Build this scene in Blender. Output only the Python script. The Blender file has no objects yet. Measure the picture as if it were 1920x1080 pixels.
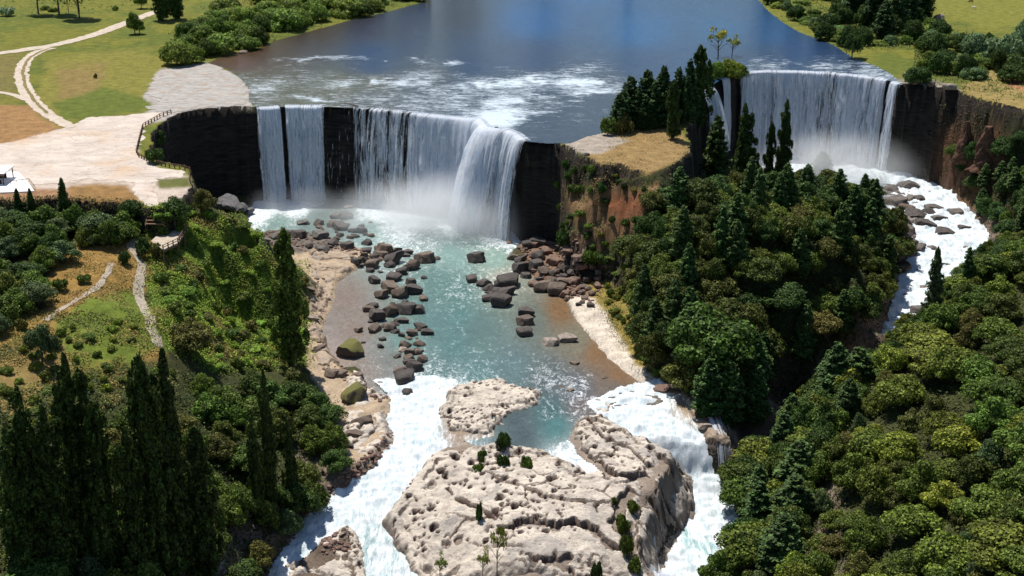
import bpy, math, random
import numpy as np
from mathutils import Vector, Matrix
from mathutils.bvhtree import BVHTree
from mathutils.geometry import delaunay_2d_cdt

random.seed(7); np.random.seed(7)
S = bpy.context.scene
COL = S.collection
# ------------------------------------------------------------------ camera
CH = 101.0; PITCH = math.radians(20); LENS = 50.0; F = 1920*LENS/36
cp, sp = math.cos(PITCH), math.sin(PITCH)
cd = bpy.data.cameras.new('camera'); cam = bpy.data.objects.new('camera', cd); COL.objects.link(cam)
cam.location = (0, 0, CH); cam.rotation_euler = (math.pi/2-PITCH, 0, 0)
cd.lens = LENS; cd.sensor_width = 36; cd.clip_end = 30000; cd.clip_start = 1
S.camera = cam
def P(px, py, z):
    u = (px-960)/F; v = (540-py)/F
    dz = -sp+v*cp; dy = cp+v*sp
    s = (z-CH)/dz
    return (u*s, dy*s, z)
def PW(px, D, z):
    s = D*cp+(CH-z)*sp
    return ((px-960)/F*s, D, z)
def proj(x, y, z):
    d = y*cp-(z-CH)*sp
    d = np.maximum(d, 1e-3)
    return 960+F*x/d, 540-F*(y*sp+(z-CH)*cp)/d

# ------------------------------------------------------------------ numpy noise
def _h(ix, iy, seed):
    n = (ix.astype(np.int64)*374761393+iy.astype(np.int64)*668265263+seed*1442695041) & 0xffffffff
    n = ((n ^ (n >> 13))*1274126177) & 0xffffffff
    return ((n ^ (n >> 16)) & 0xffff)/65535.0
def vnoise(x, y, seed=0):
    ix = np.floor(x); iy = np.floor(y); fx = x-ix; fy = y-iy
    fx = fx*fx*(3-2*fx); fy = fy*fy*(3-2*fy)
    a = _h(ix, iy, seed); b = _h(ix+1, iy, seed); c = _h(ix, iy+1, seed); d = _h(ix+1, iy+1, seed)
    return (a*(1-fx)+b*fx)*(1-fy)+(c*(1-fx)+d*fx)*fy
def fbm(x, y, seed=0, o=4):
    r = 0; a = .5; t = 0
    for i in range(o):
        r = r+a*vnoise(x, y, seed+i*17); t += a; a *= .5
        x = x*2.03+11.3; y = y*2.03+5.1
    return r/t
def voro(x, y, seed=0, edge=False):
    ix = np.floor(x); iy = np.floor(y)
    d1 = np.full(x.shape, 9.0); d2 = np.full(x.shape, 9.0); cid = np.zeros(x.shape)
    for i in (-1, 0, 1):
        for j in (-1, 0, 1):
            cx = ix+i; cy = iy+j
            qx = cx+_h(cx, cy, seed); qy = cy+_h(cx, cy, seed+5)
            d = np.hypot(qx-x, qy-y); m = d < d1
            d2 = np.where(m, d1, np.minimum(d2, d))
            d1 = np.where(m, d, d1); cid = np.where(m, _h(cx, cy, seed+9), cid)
    if edge: return d2-d1, cid
    return d1, cid
def sm(a, b, x):
    t = np.clip((x-a)/(b-a), 0, 1); return t*t*(3-2*t)
def sdf(poly, x, y):
    """signed distance, positive inside"""
    x = np.asarray(x, float); y = np.asarray(y, float)
    d2 = np.full(x.shape, 1e18); ins = np.zeros(x.shape, bool)
    n = len(poly)
    for i in range(n):
        ax, ay = poly[i][:2]; bx, by = poly[(i+1) % n][:2]
        ex, ey = bx-ax, by-ay
        t = np.clip(((x-ax)*ex+(y-ay)*ey)/(ex*ex+ey*ey+1e-12), 0, 1)
        d2 = np.minimum(d2, (x-ax-t*ex)**2+(y-ay-t*ey)**2)
        if ay != by:
            c = ((ay > y) != (by > y)) & (x < ex*(y-ay)/(by-ay)+ax)
            ins ^= c
    return np.where(ins, 1, -1)*np.sqrt(d2)

# ------------------------------------------------------------------ layout
RIMPX = [(0, 378), (120, 378), (220, 383), (268, 392), (305, 396), (345, 372), (362, 352), (366, 333), (360, 318),
 (320, 308), (292, 300), (274, 291), (290, 272), (284, 262), (296, 240), (318, 225), (350, 213), (390, 206), (440, 203), (485, 203),
 (540, 199), (610, 199), (670, 202), (740, 208), (800, 215), (860, 221), (900, 223), (912, 238), (950, 244), (968, 250),
 (985, 264), (1030, 268), (1062, 274), (1098, 290), (1123, 308), (1160, 311), (1200, 318), (1218, 322), (1255, 312),
 (1282, 299), (1297, 288), (1296, 268), (1290, 250), (1296, 225), (1308, 195), (1318, 172), (1345, 152), (1372, 143), (1385, 136),
 (1440, 133), (1500, 134), (1560, 137), (1620, 143), (1665, 150), (1690, 158), (1740, 163), (1800, 172), (1850, 192),
 (1920, 206), (2050, 222), (2300, 235)]
RIM = [P(a, b, 0)[:2] for a, b in RIMPX]
GORGE = [(-3000, RIM[0][1]-5), (-400, RIM[0][1]-2), (-200, RIM[0][1])]+RIM+[(3000, RIM[-1][1]-40), (3000, -500), (-3000, -500)]

LOWPTS = [P(*q) for q in [
 (-300, 400, -4.5), (0, 400, -4), (120, 402, -4), (230, 405, -4), (290, 412, -4.5), (0, 600, -9), (150, 560, -8), (250, 470, -7),
 (320, 450, -7), (200, 600, -10), (290, 600, -11), (0, 700, -11), (150, 720, -14), (300, 680, -15), (0, 500, -6), (150, 470, -6),
 (365, 362, -2), (400, 385, -4), (440, 400, -6), (478, 422, -8), (486, 445, -10), (400, 430, -7), (350, 480, -9), (430, 470, -11.5),
 (350, 560, -14), (415, 520, -17), (440, 606, -27), (484, 572, -28.5), (400, 590, -20),
 (505, 478, -28), (540, 500, -28.7), (450, 640, -25), (400, 660, -22), (350, 640, -18), (500, 620, -28), (550, 650, -28.6), (575, 600, -29.2), (600, 700, -29),
 (480, 700, -27), (380, 720, -22), (640, 760, -29.4), (560, 760, -28.5), (250, 800, -18), (100, 850, -16), (0, 900, -14),
 (400, 850, -24), (550, 850, -30), (640, 860, -30.5), (600, 925, -32.5), (500, 960, -32), (520, 1040, -36), (400, 1000, -29), (250, 1000, -22),
 (100, 1050, -18), (400, 1090, -33), (0, 1200, -18), (300, 1250, -28), (500, 1200, -39),
 (430, 380, -27.5), (470, 440, -29.3), (560, 455, -29.2), (600, 480, -29.3), (640, 480, -29.3), (610, 540, -29.3), (700, 480, -29.2), (600, 640, -29.3), (650, 700, -29.3),
 (985, 455, -29), (1040, 457, -28.8), (1100, 452, -27), (1080, 482, -28.8), (1100, 520, -29), (1140, 530, -28.5), (1150, 492, -27.5),
 (1210, 365, -5.5), (1180, 400, -13), (1170, 430, -17), (1160, 470, -24), (1150, 390, -12), (1100, 420, -18), (1090, 590, -29.4),
 (1180, 560, -26), (1165, 560, -29), (1205, 620, -25.5), (1180, 640, -29.2), (1215, 690, -28.4), (1290, 722, -28.5), (1300, 640, -20), (1400, 600, -18),
 (1500, 560, -18), (1600, 520, -22), (1400, 700, -27), (1440, 740, -31),
 (1700, 330, -30.5), (1760, 345, -30), (1830, 400, -32), (1870, 440, -33.5), (1790, 300, -22), (1850, 330, -22), (1920, 330, -18),
 (1920, 400, -26), (1880, 260, -12), (1960, 260, -8), (1740, 312, -27),
 (1650, 350, -30), (1690, 425, -31.5), (1712, 470, -34.5), (1688, 530, -37), (1676, 590, -38.5), (1645, 635, -39.8),
 (1080, 790, -30.2), (1140, 790, -30), (1250, 860, -30.2), (1290, 900, -31), (1298, 940, -32), (1200, 930, -30.5), (1100, 880, -30.3), (900, 860, -30.5),
 (850, 900, -31.5), (780, 960, -34), (760, 1020, -37), (900, 1000, -32.5), (1000, 950, -31), (1000, 1080, -34), (1150, 1000, -33),
 (1230, 1010, -33), (1235, 1050, -38), (1200, 1200, -42), (800, 1150, -41), (1278, 1012, -41),
 (640, 1030, -36.3), (600, 1090, -38),
 (1290, 742, -29.8), (1340, 772, -31), (1368, 800, -32.5), (1355, 830, -34), (1385, 905, -41.5), (1395, 870, -41.5),
 (1330, 990, -42), (1300, 1080, -43), (1385, 1000, -41)]]
LOWPTS += [PW(*q) for q in [
 (300, 420, -26), (380, 400, -28), (440, 375, -29), (350, 372, -24), (400, 440, -28), (470, 360, -29), (480, 480, -31), (700, 480, -31), (900, 460, -31),
 (1000, 420, -30), (1060, 399, -28.5), (1200, 382, -18), (1260, 385, -12),
 (1300, 366, -5), (1400, 375, -9), (1500, 390, -12), (1600, 388, -16), (1670, 385, -24), (1450, 350, -12), (1300, 340, -10), (1205, 350, -16), (1600, 352, -20),
 (1380, 420, -18), (1450, 440, -27), (1550, 440, -29), (1330, 440, -22), (1320, 470, -27), (1400, 520, -31), (1700, 520, -31), (1300, 560, -31),
 (1560, 335, -41), (1480, 315, -41.5), (1420, 300, -41.5), (1430, 312, -34), (1500, 332, -32), (1570, 348, -32), (1385, 292, -36),
 (1450, 268, -36), (1520, 288, -36), (1600, 310, -35), (1680, 335, -36), (1415, 252, -39), (1400, 238, -39), (1360, 212, -41),
 (1600, 270, -27), (1750, 302, -17), (1850, 328, -12), (1950, 338, -8), (2100, 340, -6), (1500, 240, -34), (1500, 210, -35), (1650, 220, -27),
 (1800, 230, -18), (1950, 250, -11), (1950, 200, -12), (1700, 180, -27), (2300, 250, -5), (2000, 150, -15), (1500, 170, -40),
 (1900, 400, -33), (1820, 375, -36), (1760, 358, -38), (1050, 150, -42), (600, 150, -38), (200, 130, -20)]]
LOWPTS += [(-400, 60, -12), (400, 60, -15), (400, 400, -6), (-400, 330, -4), (-9000, 330, -4), (9000, 400, -6), (-9000, -900, -5), (9000, -900, -5), (-9000, 9000, -4), (9000, 9000, -6), (-300, 600, -30), (400, 600, -30)]

UPPER = [(485, 203), (540, 199), (610, 199), (670, 202), (740, 208), (800, 215), (860, 221), (900, 223), (912, 238), (950, 244), (968, 250), (985, 264),
 (1030, 268), (1070, 268), (1100, 256), (1130, 250), (1150, 235), (1200, 215), (1250, 195), (1292, 180), (1312, 168), (1345, 152), (1372, 143), (1385, 136), (1440, 133), (1500, 134),
 (1560, 137), (1620, 143), (1665, 150), (1690, 158), (1668, 138), (1640, 124), (1600, 110), (1560, 84), (1500, 62), (1470, 45), (1440, 22), (1420, 0), (1400, -30),
 (1380, -62), (700, -62), (760, -20), (800, 3), (730, 22), (650, 40), (600, 54), (520, 76), (470, 96), (420, 104), (392, 118), (430, 130), (455, 150), (470, 170), (468, 190)]
POOL = [(465, 400), (480, 370), (700, 370), (920, 398), (985, 430), (978, 452), (955, 478), (975, 498), (1000, 520), (1060, 558), (1072, 590), (1105, 630), (1150, 680), (1195, 715), (1238, 750),
 (1166, 768), (1116, 790), (1080, 790), (1066, 826), (1080, 846), (1105, 866), (1135, 890), (1108, 896), (1070, 880), (1040, 862), (1000, 848), (945, 836), (890, 834), (855, 812), (826, 775),
 (848, 748), (738, 748), (695, 735), (675, 690), (640, 690), (618, 660), (605, 620), (625, 570), (632, 530), (680, 500), (705, 480), (660, 462), (600, 442), (540, 434), (490, 440), (468, 425)]
CHUTE = [(705, 714), (852, 710), (852, 775), (925, 796), (925, 826), (830, 845), (775, 900), (735, 950), (715, 985), (745, 1030), (800, 1100), (690, 1120), (680, 1040), (650, 992),
 (600, 1020), (548, 1062), (530, 1120), (470, 1120), (535, 1040), (570, 985), (620, 935), (700, 880), (738, 835), (728, 790), (735, 745)]
CASC = [(1104, 758), (1160, 732), (1232, 715), (1285, 750), (1300, 790), (1330, 850), (1348, 900), (1368, 950), (1388, 990), (1375, 1035), (1355, 1055), (1330, 1110), (1236, 1110), (1250, 1060),
 (1275, 1015), (1302, 960), (1300, 900), (1270, 858), (1200, 828), (1140, 800)]
RAPID = [(1380, 240), (1700, 240), (1690, 325), (1730, 335), (1780, 358), (1815, 395), (1852, 440), (1845, 470), (1800, 520), (1760, 590), (1700, 645), (1640, 655), (1660, 610), (1680, 560),
 (1690, 515), (1715, 470), (1705, 430), (1660, 390), (1630, 355), (1560, 345), (1450, 345)]
UP_W = [P(a, b, 0)[:2] for a, b in UPPER]
POOL_W = [P(a, b, -30.2)[:2] for a, b in POOL]
def zc(py): return np.interp(py, [720, 800, 850, 900, 950, 1000, 1050, 1110], [-30.2, -31.2, -32, -33.2, -34.8, -36.3, -37.8, -39])
CHUTE_W = [P(a, b, float(zc(b)))[:2] for a, b in CHUTE]
def zr(py): return np.interp(py, [728, 760, 800, 830, 860, 890, 930, 980, 1110], [-30.2, -30.6, -31.3, -32.2, -35, -38, -40.4, -41.3, -41.8])
CASC_W = [P(a, b, float(zr(b)))[:2] for a, b in CASC]
def zq(py): return np.interp(py, [240, 330, 370, 440, 500, 560, 610, 650], [-30.3, -30.8, -32, -35, -36.5, -38, -39.5, -40.2])
RAPID_W = [P(a, b, float(zq(b)))[:2] for a, b in RAPID]
# water level of a sloping body as a function of the distance y from the viewer side (world)
def levelf(zf, lo, hi):
    pys = np.linspace(hi, lo, 60); zs = np.array([float(zf(q)) for q in pys])
    ys = np.array([P(960, q, z)[1] for q, z in zip(pys, zs)])
    o = np.argsort(ys)
    return lambda y: np.interp(y, ys[o], zs[o])
LV_CH = levelf(zc, 720, 1110); LV_CA = levelf(zr, 728, 1110); LV_RA = levelf(zq, 240, 650)

# ------------------------------------------------------------------ terrain grid (real metres)
ys = [150.0]
while ys[-1] < 900: ys.append(ys[-1]+.0030*ys[-1]+.05)
ys = np.array([-300, -100, 20, 70, 110, 135]+ys+[930, 980, 1060, 1200, 1500, 2000, 3000, 5000, 9000])
ts = np.concatenate([[-6, -3, -1.5, -1, -.7, -.58, -.5], np.arange(-.46, .4601, .0018), [.5, .58, .7, 1, 1.5, 3, 6]])
YY, TT = np.meshgrid(ys, ts, indexing='ij')
XX = TT*np.maximum(YY, 150)
def tin(pts):
    vs = [Vector(p[:2]) for p in pts]
    r = delaunay_2d_cdt(vs, [], [], 0, 1e-5)
    v3 = []
    for v, o in zip(r[0], r[3]): v3.append((v.x, v.y, pts[o[0]][2] if o else -20))
    return BVHTree.FromPolygons([Vector(v) for v in v3], [tuple(f) for f in r[2]])
_b = tin(LOWPTS)
dn = Vector((0, 0, -1)); ZL = np.empty(XX.shape); fl = ZL.ravel()
for i, (x, y) in enumerate(zip(XX.ravel(), YY.ravel())):
    h = _b.ray_cast(Vector((x, y, 500)), dn)[0]
    fl[i] = h.z if h else -6
for _ in range(2):
    Z2 = ZL.copy(); Z2[1:-1, 1:-1] = (ZL[1:-1, 1:-1]*2+ZL[:-2, 1:-1]+ZL[2:, 1:-1]+ZL[1:-1, :-2]+ZL[1:-1, 2:])/6; ZL = Z2
near = (YY < 950) & (YY > 140)
_px, _py = proj(XX, YY, ZL)
calm = sm(-10, 12, sdf([(720, 800), (860, 790), (1060, 770), (1180, 780), (1400, 760), (1400, 1200), (700, 1200)], _px, _py))
rug = sm(-8, 15, np.maximum(sdf([(1045, 350), (1235, 350), (1215, 420), (1170, 500), (1060, 470)], _px, _py), sdf([(1760, 215), (1960, 215), (1960, 400), (1850, 420), (1760, 350), (1720, 320)], _px, _py)))
ZL += rug*((fbm(XX/6, YY/3.5, 61)-.5)*9+(fbm(XX/2, YY/1.5, 62)-.5)*3)
ZL += near*(1-.85*calm)*((fbm(XX/9, YY/9, 3)-.5)*1.6+(fbm(XX/2.2, YY/2.2, 8)-.5)*.8)*.8
ZH = .35+(fbm(XX/25, YY/25, 5)-.5)*.5+(fbm(XX/3, YY/3, 6)-.5)*.12
ZH += sm(0, 400, YY-900)*25*fbm(XX/700, YY/700, 4)
wob = (fbm(XX/3, YY/3, 21)-.5)*1.6
dd4 = np.stack([sdf(q, XX, YY) for q in (POOL_W, CHUTE_W, CASC_W, RAPID_W)])+wob
lv4 = np.stack([np.full(XX.shape, -30.2), LV_CH(YY), LV_CA(YY), LV_RA(YY)])
bi = dd4.argmax(0)[None]; dw = np.take_along_axis(dd4, bi, 0)[0]; lw = np.take_along_axis(lv4, bi, 0)[0]; lw = np.minimum(lw, np.where(dd4 > -.5, lv4, 99).min(0))
e_ = np.clip(-dw, 0, 9); cap = lw+.12+.3*e_+.35*e_**2
bankz = np.minimum(np.maximum(ZL, lw+.12+.1*np.clip(e_, 0, 1.5)), cap)
ZL = np.where(dw > 0, np.minimum(ZL+99, lw-.1-np.clip(dw*.9, 0, 1.5)), np.where(dw > -5, bankz, ZL))
dup = sdf(UP_W, XX, YY)
ZH = np.where(dup > 0, -.15-np.clip(dup*.4, 0, 1.2), np.where(dup > -4, np.maximum(ZH*np.clip(-dup/4, 0, 1), .06), ZH))
isl = sdf([P(*q, 0)[:2] for q in [(1325, 150), (1335, 128), (1362, 116), (1395, 122), (1392, 134), (1365, 142)]], XX, YY)
ZH = np.where(isl > -1, np.maximum(ZH, np.clip(isl+1, 0, 3)*.5-.4), ZH)
dg = sdf(GORGE, XX, YY)
rag = dg+near*(((fbm(XX/5, YY/5, 31)-.5)*2.6+(fbm(XX/1.7, YY/1.7, 33)-.5)*1.6)*(1-sm(-7, -2, dup)))
_px, _py = proj(XX, YY, -8+0*XX)
wide = np.clip(sm(1040, 1075, _px)*(1-sm(1235, 1290, _px))*(1-sm(430, 470, YY))+sm(1705, 1760, _px), 0, 1)*(YY > 300)
wd_ = 1.6+wide*(3.5+3*fbm(XX/8, YY/8, 66)+7*(1-sm(1235, 1290, _px)))
k = np.clip((rag+.3)/wd_, 0, 1)
kt = k*5+(fbm(XX/5, YY/5, 67)-.5)*1.6; kt = (np.floor(kt)+sm(.35, .9, kt-np.floor(kt)))/5
k = np.where((k > .02) & (k < .98), k*(1-wide*.85)+np.clip(kt, 0, 1)*wide*.85, k)
ZZ = ZH*(1-k)+np.minimum(ZL, ZH)*k
def H(x, y):
    x = np.asarray(x, float); y = np.asarray(y, float)
    t = x/np.maximum(y, 150)
    i = np.clip(np.interp(y, ys, np.arange(len(ys))), 0, len(ys)-1.001); j = np.clip(np.interp(t, ts, np.arange(len(ts))), 0, len(ts)-1.001)
    i0 = i.astype(int); j0 = j.astype(int); a = i-i0; b = j-j0
    return (ZZ[i0, j0]*(1-b)+ZZ[i0, j0+1]*b)*(1-a)+(ZZ[i0+1, j0]*(1-b)+ZZ[i0+1, j0+1]*b)*a
def Hs(x, y): return float(H(np.array([x]), np.array([y]))[0])
_s = np.arange(140, 1100, .5)
def hit(px, py, hc=0.0):
    """where the line of sight meets the ground raised by hc"""
    u = (px-960)/F; v = (540-py)/F
    x = u*_s; y = (cp+v*sp)*_s; z = CH+(-sp+v*cp)*_s
    m = np.nonzero(z <= H(x, y)+hc)[0]
    if len(m) == 0: return None
    i = m[0]; return (x[i], y[i], float(H(x[i:i+1], y[i:i+1])[0]))

# ------------------------------------------------------------------ node helpers
def mat(name):
    m = bpy.data.materials.new(name); m.use_nodes = True; m.node_tree.nodes.clear()
    return m, NT(m.node_tree)
class NT:
    def __init__(s, t): s.t = t
    def n(s, typ, ins=None, **kw):
        nd = s.t.nodes.new(typ)
        for a, b in kw.items(): setattr(nd, a, b)
        for a, b in (ins or {}).items():
            if hasattr(b, 'links') or isinstance(b, bpy.types.NodeSocket): s.t.links.new(b, nd.inputs[a])
            else: nd.inputs[a].default_value = b
        return nd
    def noise(s, vec, scale, detail=4, rough=.55, dist=0):
        return s.n('ShaderNodeTexNoise', {'Vector': vec, 'Scale': scale, 'Detail': detail, 'Roughness': rough, 'Distortion': dist}).outputs['Fac']
    def math(s, op, a, b=0.0, c=0.0, clamp=False):
        nd = s.n('ShaderNodeMath', {0: a, 1: b, 2: c}, operation=op); nd.use_clamp = clamp; return nd.outputs[0]
    def mr(s, v, a, b, c=0.0, d=1.0, smooth=False):
        return s.n('ShaderNodeMapRange', {'Value': v, 'From Min': a, 'From Max': b, 'To Min': c, 'To Max': d}, interpolation_type='SMOOTHSTEP' if smooth else 'LINEAR').outputs[0]
    def mix(s, f, a, b, blend='MIX'):
        nd = s.n('ShaderNodeMix', data_type='RGBA', blend_type=blend)
        for k_, v in (('Factor', f), ('A', a), ('B', b)):
            sk = [q for q in nd.inputs if q.name == k_ and q.enabled][0]
            if isinstance(v, bpy.types.NodeSocket): s.t.links.new(v, sk)
            else: sk.default_value = v
        return [q for q in nd.outputs if q.enabled][0]
    def attr(s, name): return s.n('ShaderNodeAttribute', attribute_name=name)
    def pos(s): return s.n('ShaderNodeNewGeometry').outputs['Position']
    def mapv(s, v, scale, loc=(0, 0, 0)):
        return s.n('ShaderNodeMapping', {'Vector': v, 'Scale': scale, 'Location': loc}).outputs[0]
    def bump(s, h, st, dist=1.0): return s.n('ShaderNodeBump', {'Height': h, 'Strength': st, 'Distance': dist}).outputs[0]
    def out(s, sh, vol=None):
        o = s.n('ShaderNodeOutputMaterial')
        if sh: s.t.links.new(sh, o.inputs['Surface'])
        if vol: s.t.links.new(vol, o.inputs['Volume'])
def C4(r, g, b): return (r, g, b, 1)

# ground: vertex colour = the real colour of the soil / grass, rock on steep faces
def m_ground():
    m, t = mat('ground_soil'); p = t.pos(); c = t.attr('Col').outputs['Color']
    n1 = t.noise(p, .35, 5); n2 = t.noise(p, 2.2, 5, .65); n3 = t.noise(p, 9, 3, .6)
    f = t.math('MULTIPLY', t.mr(n1, .3, .7, .75, 1.25), t.mr(n2, .3, .7, .72, 1.28))
    f = t.math('MULTIPLY', f, t.mr(n3, .3, .7, .75, 1.25))
    cc = t.mix(1.0, c, t.n('ShaderNodeCombineColor', {0: f, 1: f, 2: f}).outputs[0], 'MULTIPLY')
    # steep rock, layered
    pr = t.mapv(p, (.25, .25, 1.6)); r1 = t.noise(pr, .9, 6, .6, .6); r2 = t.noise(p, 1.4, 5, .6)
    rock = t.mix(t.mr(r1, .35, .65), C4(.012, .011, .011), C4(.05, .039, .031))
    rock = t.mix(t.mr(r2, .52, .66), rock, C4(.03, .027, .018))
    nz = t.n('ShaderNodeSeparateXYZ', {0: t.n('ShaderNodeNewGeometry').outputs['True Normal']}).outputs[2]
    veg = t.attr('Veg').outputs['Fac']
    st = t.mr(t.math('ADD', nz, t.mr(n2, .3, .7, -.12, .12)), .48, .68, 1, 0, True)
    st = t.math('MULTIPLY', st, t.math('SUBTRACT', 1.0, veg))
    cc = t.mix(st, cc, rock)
    b = t.bump(t.math('ADD', n2, t.math('MULTIPLY', n3, .5)), .9, .35)
    t.out(t.n('ShaderNodeBsdfPrincipled', {'Base Color': cc, 'Roughness': .95, 'Normal': b, 'Specular IOR Level': .15}).outputs[0]); return m
def m_simple(name, a, b, sc=1.0, rough=.9, bs=.5, fine=6.0, spec=.2):
    m, t = mat(name); p = t.pos()
    n1 = t.noise(p, sc, 5, .6); n2 = t.noise(p, sc*fine, 4, .65)
    c = t.mix(t.mr(t.math('ADD', t.math('MULTIPLY', n1, .65), t.math('MULTIPLY', n2, .35)), .36, .64), C4(*a), C4(*b))
    t.out(t.n('ShaderNodeBsdfPrincipled', {'Base Color': c, 'Roughness': rough, 'Normal': t.bump(n2, bs, .2), 'Specular IOR Level': spec}).outputs[0]); return m
def m_patch(name, a, b, c3, sc):
    m, t = mat(name); p = t.pos(); ps = t.mapv(p, (.6, 1, 1))
    n1 = t.noise(ps, sc, 6, .65, .8); n2 = t.noise(p, 3.5, 5, .7); n3 = t.noise(p, sc*.45, 5, .6, .5); st = t.noise(t.mapv(p, (.12, .9, 1)), .8, 5, .6, .4)
    c = t.mix(t.mr(t.math('ADD', t.math('MULTIPLY', n1, .6), t.math('MULTIPLY', n2, .4)), .38, .62), C4(*a), C4(*b))
    c = t.mix(t.mr(n3, .52, .68, 0, .7), c, C4(*c3)); c = t.mix(t.mr(st, .56, .7, 0, .45), c, C4(*[q*.6 for q in a]))
    cr = t.math('ABSOLUTE', t.math('SUBTRACT', t.noise(t.mapv(p, (.7, 1.3, 1)), sc*1.2, 6, .6, .8), .5)); c = t.mix(t.mr(cr, .003, .012, .5, 0), c, C4(.14, .11, .09))
    t.out(t.n('ShaderNodeBsdfPrincipled', {'Base Color': c, 'Roughness': .92, 'Normal': t.bump(n2, .6, .2), 'Specular IOR Level': .15}).outputs[0]); return m
def m_tuff(name='pale_tuff', light=(.63, .555, .465), mid=(.40, .35, .30), dark=(.035, .022, .018)):
    m, t = mat(name); p = t.pos()
    n1 = t.noise(p, .3, 6, .6); n2 = t.noise(p, 1.8, 5, .65); n3 = t.noise(p, 7, 4, .6)
    c = t.mix(t.mr(n1, .42, .66), C4(*light), C4(*mid))
    c = t.mix(t.mr(n2, .56, .72, 0, .75), c, C4(.2, .15, .12))
    n4 = t.noise(p, .12, 5, .65, 1.0); c = t.mix(t.mr(n4, .55, .62, 0, .6), c, C4(.27, .25, .24))
    cr = t.noise(t.mapv(p, (.5, 1.2, 1)), .5, 7, .62, .6); c = t.mix(t.mr(t.math('ABSOLUTE', t.math('SUBTRACT', cr, .5)), .004, .014, .7, 0), c, C4(.08, .06, .05))
    c = t.mix(t.mr(n3, .35, .7, 0, .25), c, C4(.7, .6, .5))
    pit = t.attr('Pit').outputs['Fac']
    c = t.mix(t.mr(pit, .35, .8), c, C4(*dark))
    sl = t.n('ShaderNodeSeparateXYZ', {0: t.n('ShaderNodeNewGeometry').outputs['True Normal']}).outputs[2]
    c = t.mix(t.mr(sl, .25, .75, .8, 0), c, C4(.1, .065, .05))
    t.out(t.n('ShaderNodeBsdfPrincipled', {'Base Color': c, 'Roughness': .9, 'Normal': t.bump(t.math('ADD', n2, t.math('MULTIPLY', n3, .6)), .8, .3), 'Specular IOR Level': .2}).outputs[0]); return m
def m_boulder():
    m, t = mat('boulder_rock'); oi = t.n('ShaderNodeObjectInfo'); p = t.pos()
    n1 = t.noise(p, .9, 6, .65); n2 = t.noise(p, 5, 4, .6)
    c = t.mix(1.0, oi.outputs['Color'], t.mix(t.mr(n1, .35, .65), C4(.45, .45, .45), C4(1.35, 1.3, 1.25)), 'MULTIPLY')
    c = t.mix(t.mr(n2, .3, .7, 0, .35), c, C4(.05, .04, .035))
    t.out(t.n('ShaderNodeBsdfPrincipled', {'Base Color': c, 'Roughness': .75, 'Normal': t.bump(n2, .7, .2)}).outputs[0]); return m
def m_mossrock():
    m, t = mat('mossy_rock'); p = t.pos(); n1 = t.noise(p, 1.2, 5, .6); n2 = t.noise(p, 6, 4, .6)
    nz = t.n('ShaderNodeSeparateXYZ', {0: t.n('ShaderNodeNewGeometry').outputs['Normal']}).outputs[2]
    f = t.mr(t.math('ADD', nz, t.mr(n1, .3, .7, -.3, .3)), .35, .6)
    c = t.mix(f, t.mix(n2, C4(.03, .024, .02), C4(.12, .09, .07)), t.mix(t.mr(n2, .35, .65), C4(.07, .075, .015), C4(.17, .15, .035)))
    t.out(t.n('ShaderNodeBsdfPrincipled', {'Base Color': c, 'Roughness': .9, 'Normal': t.bump(n2, .8, .2)}).outputs[0]); return m
def m_leaf(name, tr=.25):
    m, t = mat(name); oi = t.n('ShaderNodeObjectInfo')
    rnd = t.n('ShaderNodeNewGeometry').outputs['Random Per Island']
    big = t.noise(t.pos(), .45, 3, .6)
    v = t.math('MULTIPLY', t.mr(t.math('POWER', rnd, 1.6), 0, 1, .5, 2.3), t.mr(big, .3, .7, .72, 1.5))
    c = t.mix(1.0, oi.outputs['Color'], t.n('ShaderNodeCombineColor', {0: t.math('MULTIPLY', v, 1.05), 1: t.math('MULTIPLY', v, 1.14), 2: t.math('MULTIPLY', v, .7)}).outputs[0], 'MULTIPLY')
    d = t.n('ShaderNodeBsdfPrincipled', {'Base Color': c, 'Roughness': .65, 'Specular IOR Level': .18}).outputs[0]
    tl = t.n('ShaderNodeBsdfTranslucent', {'Color': c}).outputs[0]
    t.out(t.n('ShaderNodeMixShader', {0: tr, 1: d, 2: tl}).outputs[0]); return m
def m_cover():
    m, t = mat('undergrowth_leaves'); c0 = t.attr('Col').outputs['Color']
    rnd = t.n('ShaderNodeNewGeometry').outputs['Random Per Island']; v = t.mr(rnd, 0, 1, .8, 2.0)
    c = t.mix(1.0, c0, t.n('ShaderNodeCombineColor', {0: v, 1: v, 2: v}).outputs[0], 'MULTIPLY')
    d = t.n('ShaderNodeBsdfPrincipled', {'Base Color': c, 'Roughness': .7, 'Specular IOR Level': .15}).outputs[0]
    t.out(t.n('ShaderNodeMixShader', {0: .2, 1: d, 2: t.n('ShaderNodeBsdfTranslucent', {'Color': c}).outputs[0]}).outputs[0]); return m
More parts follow.
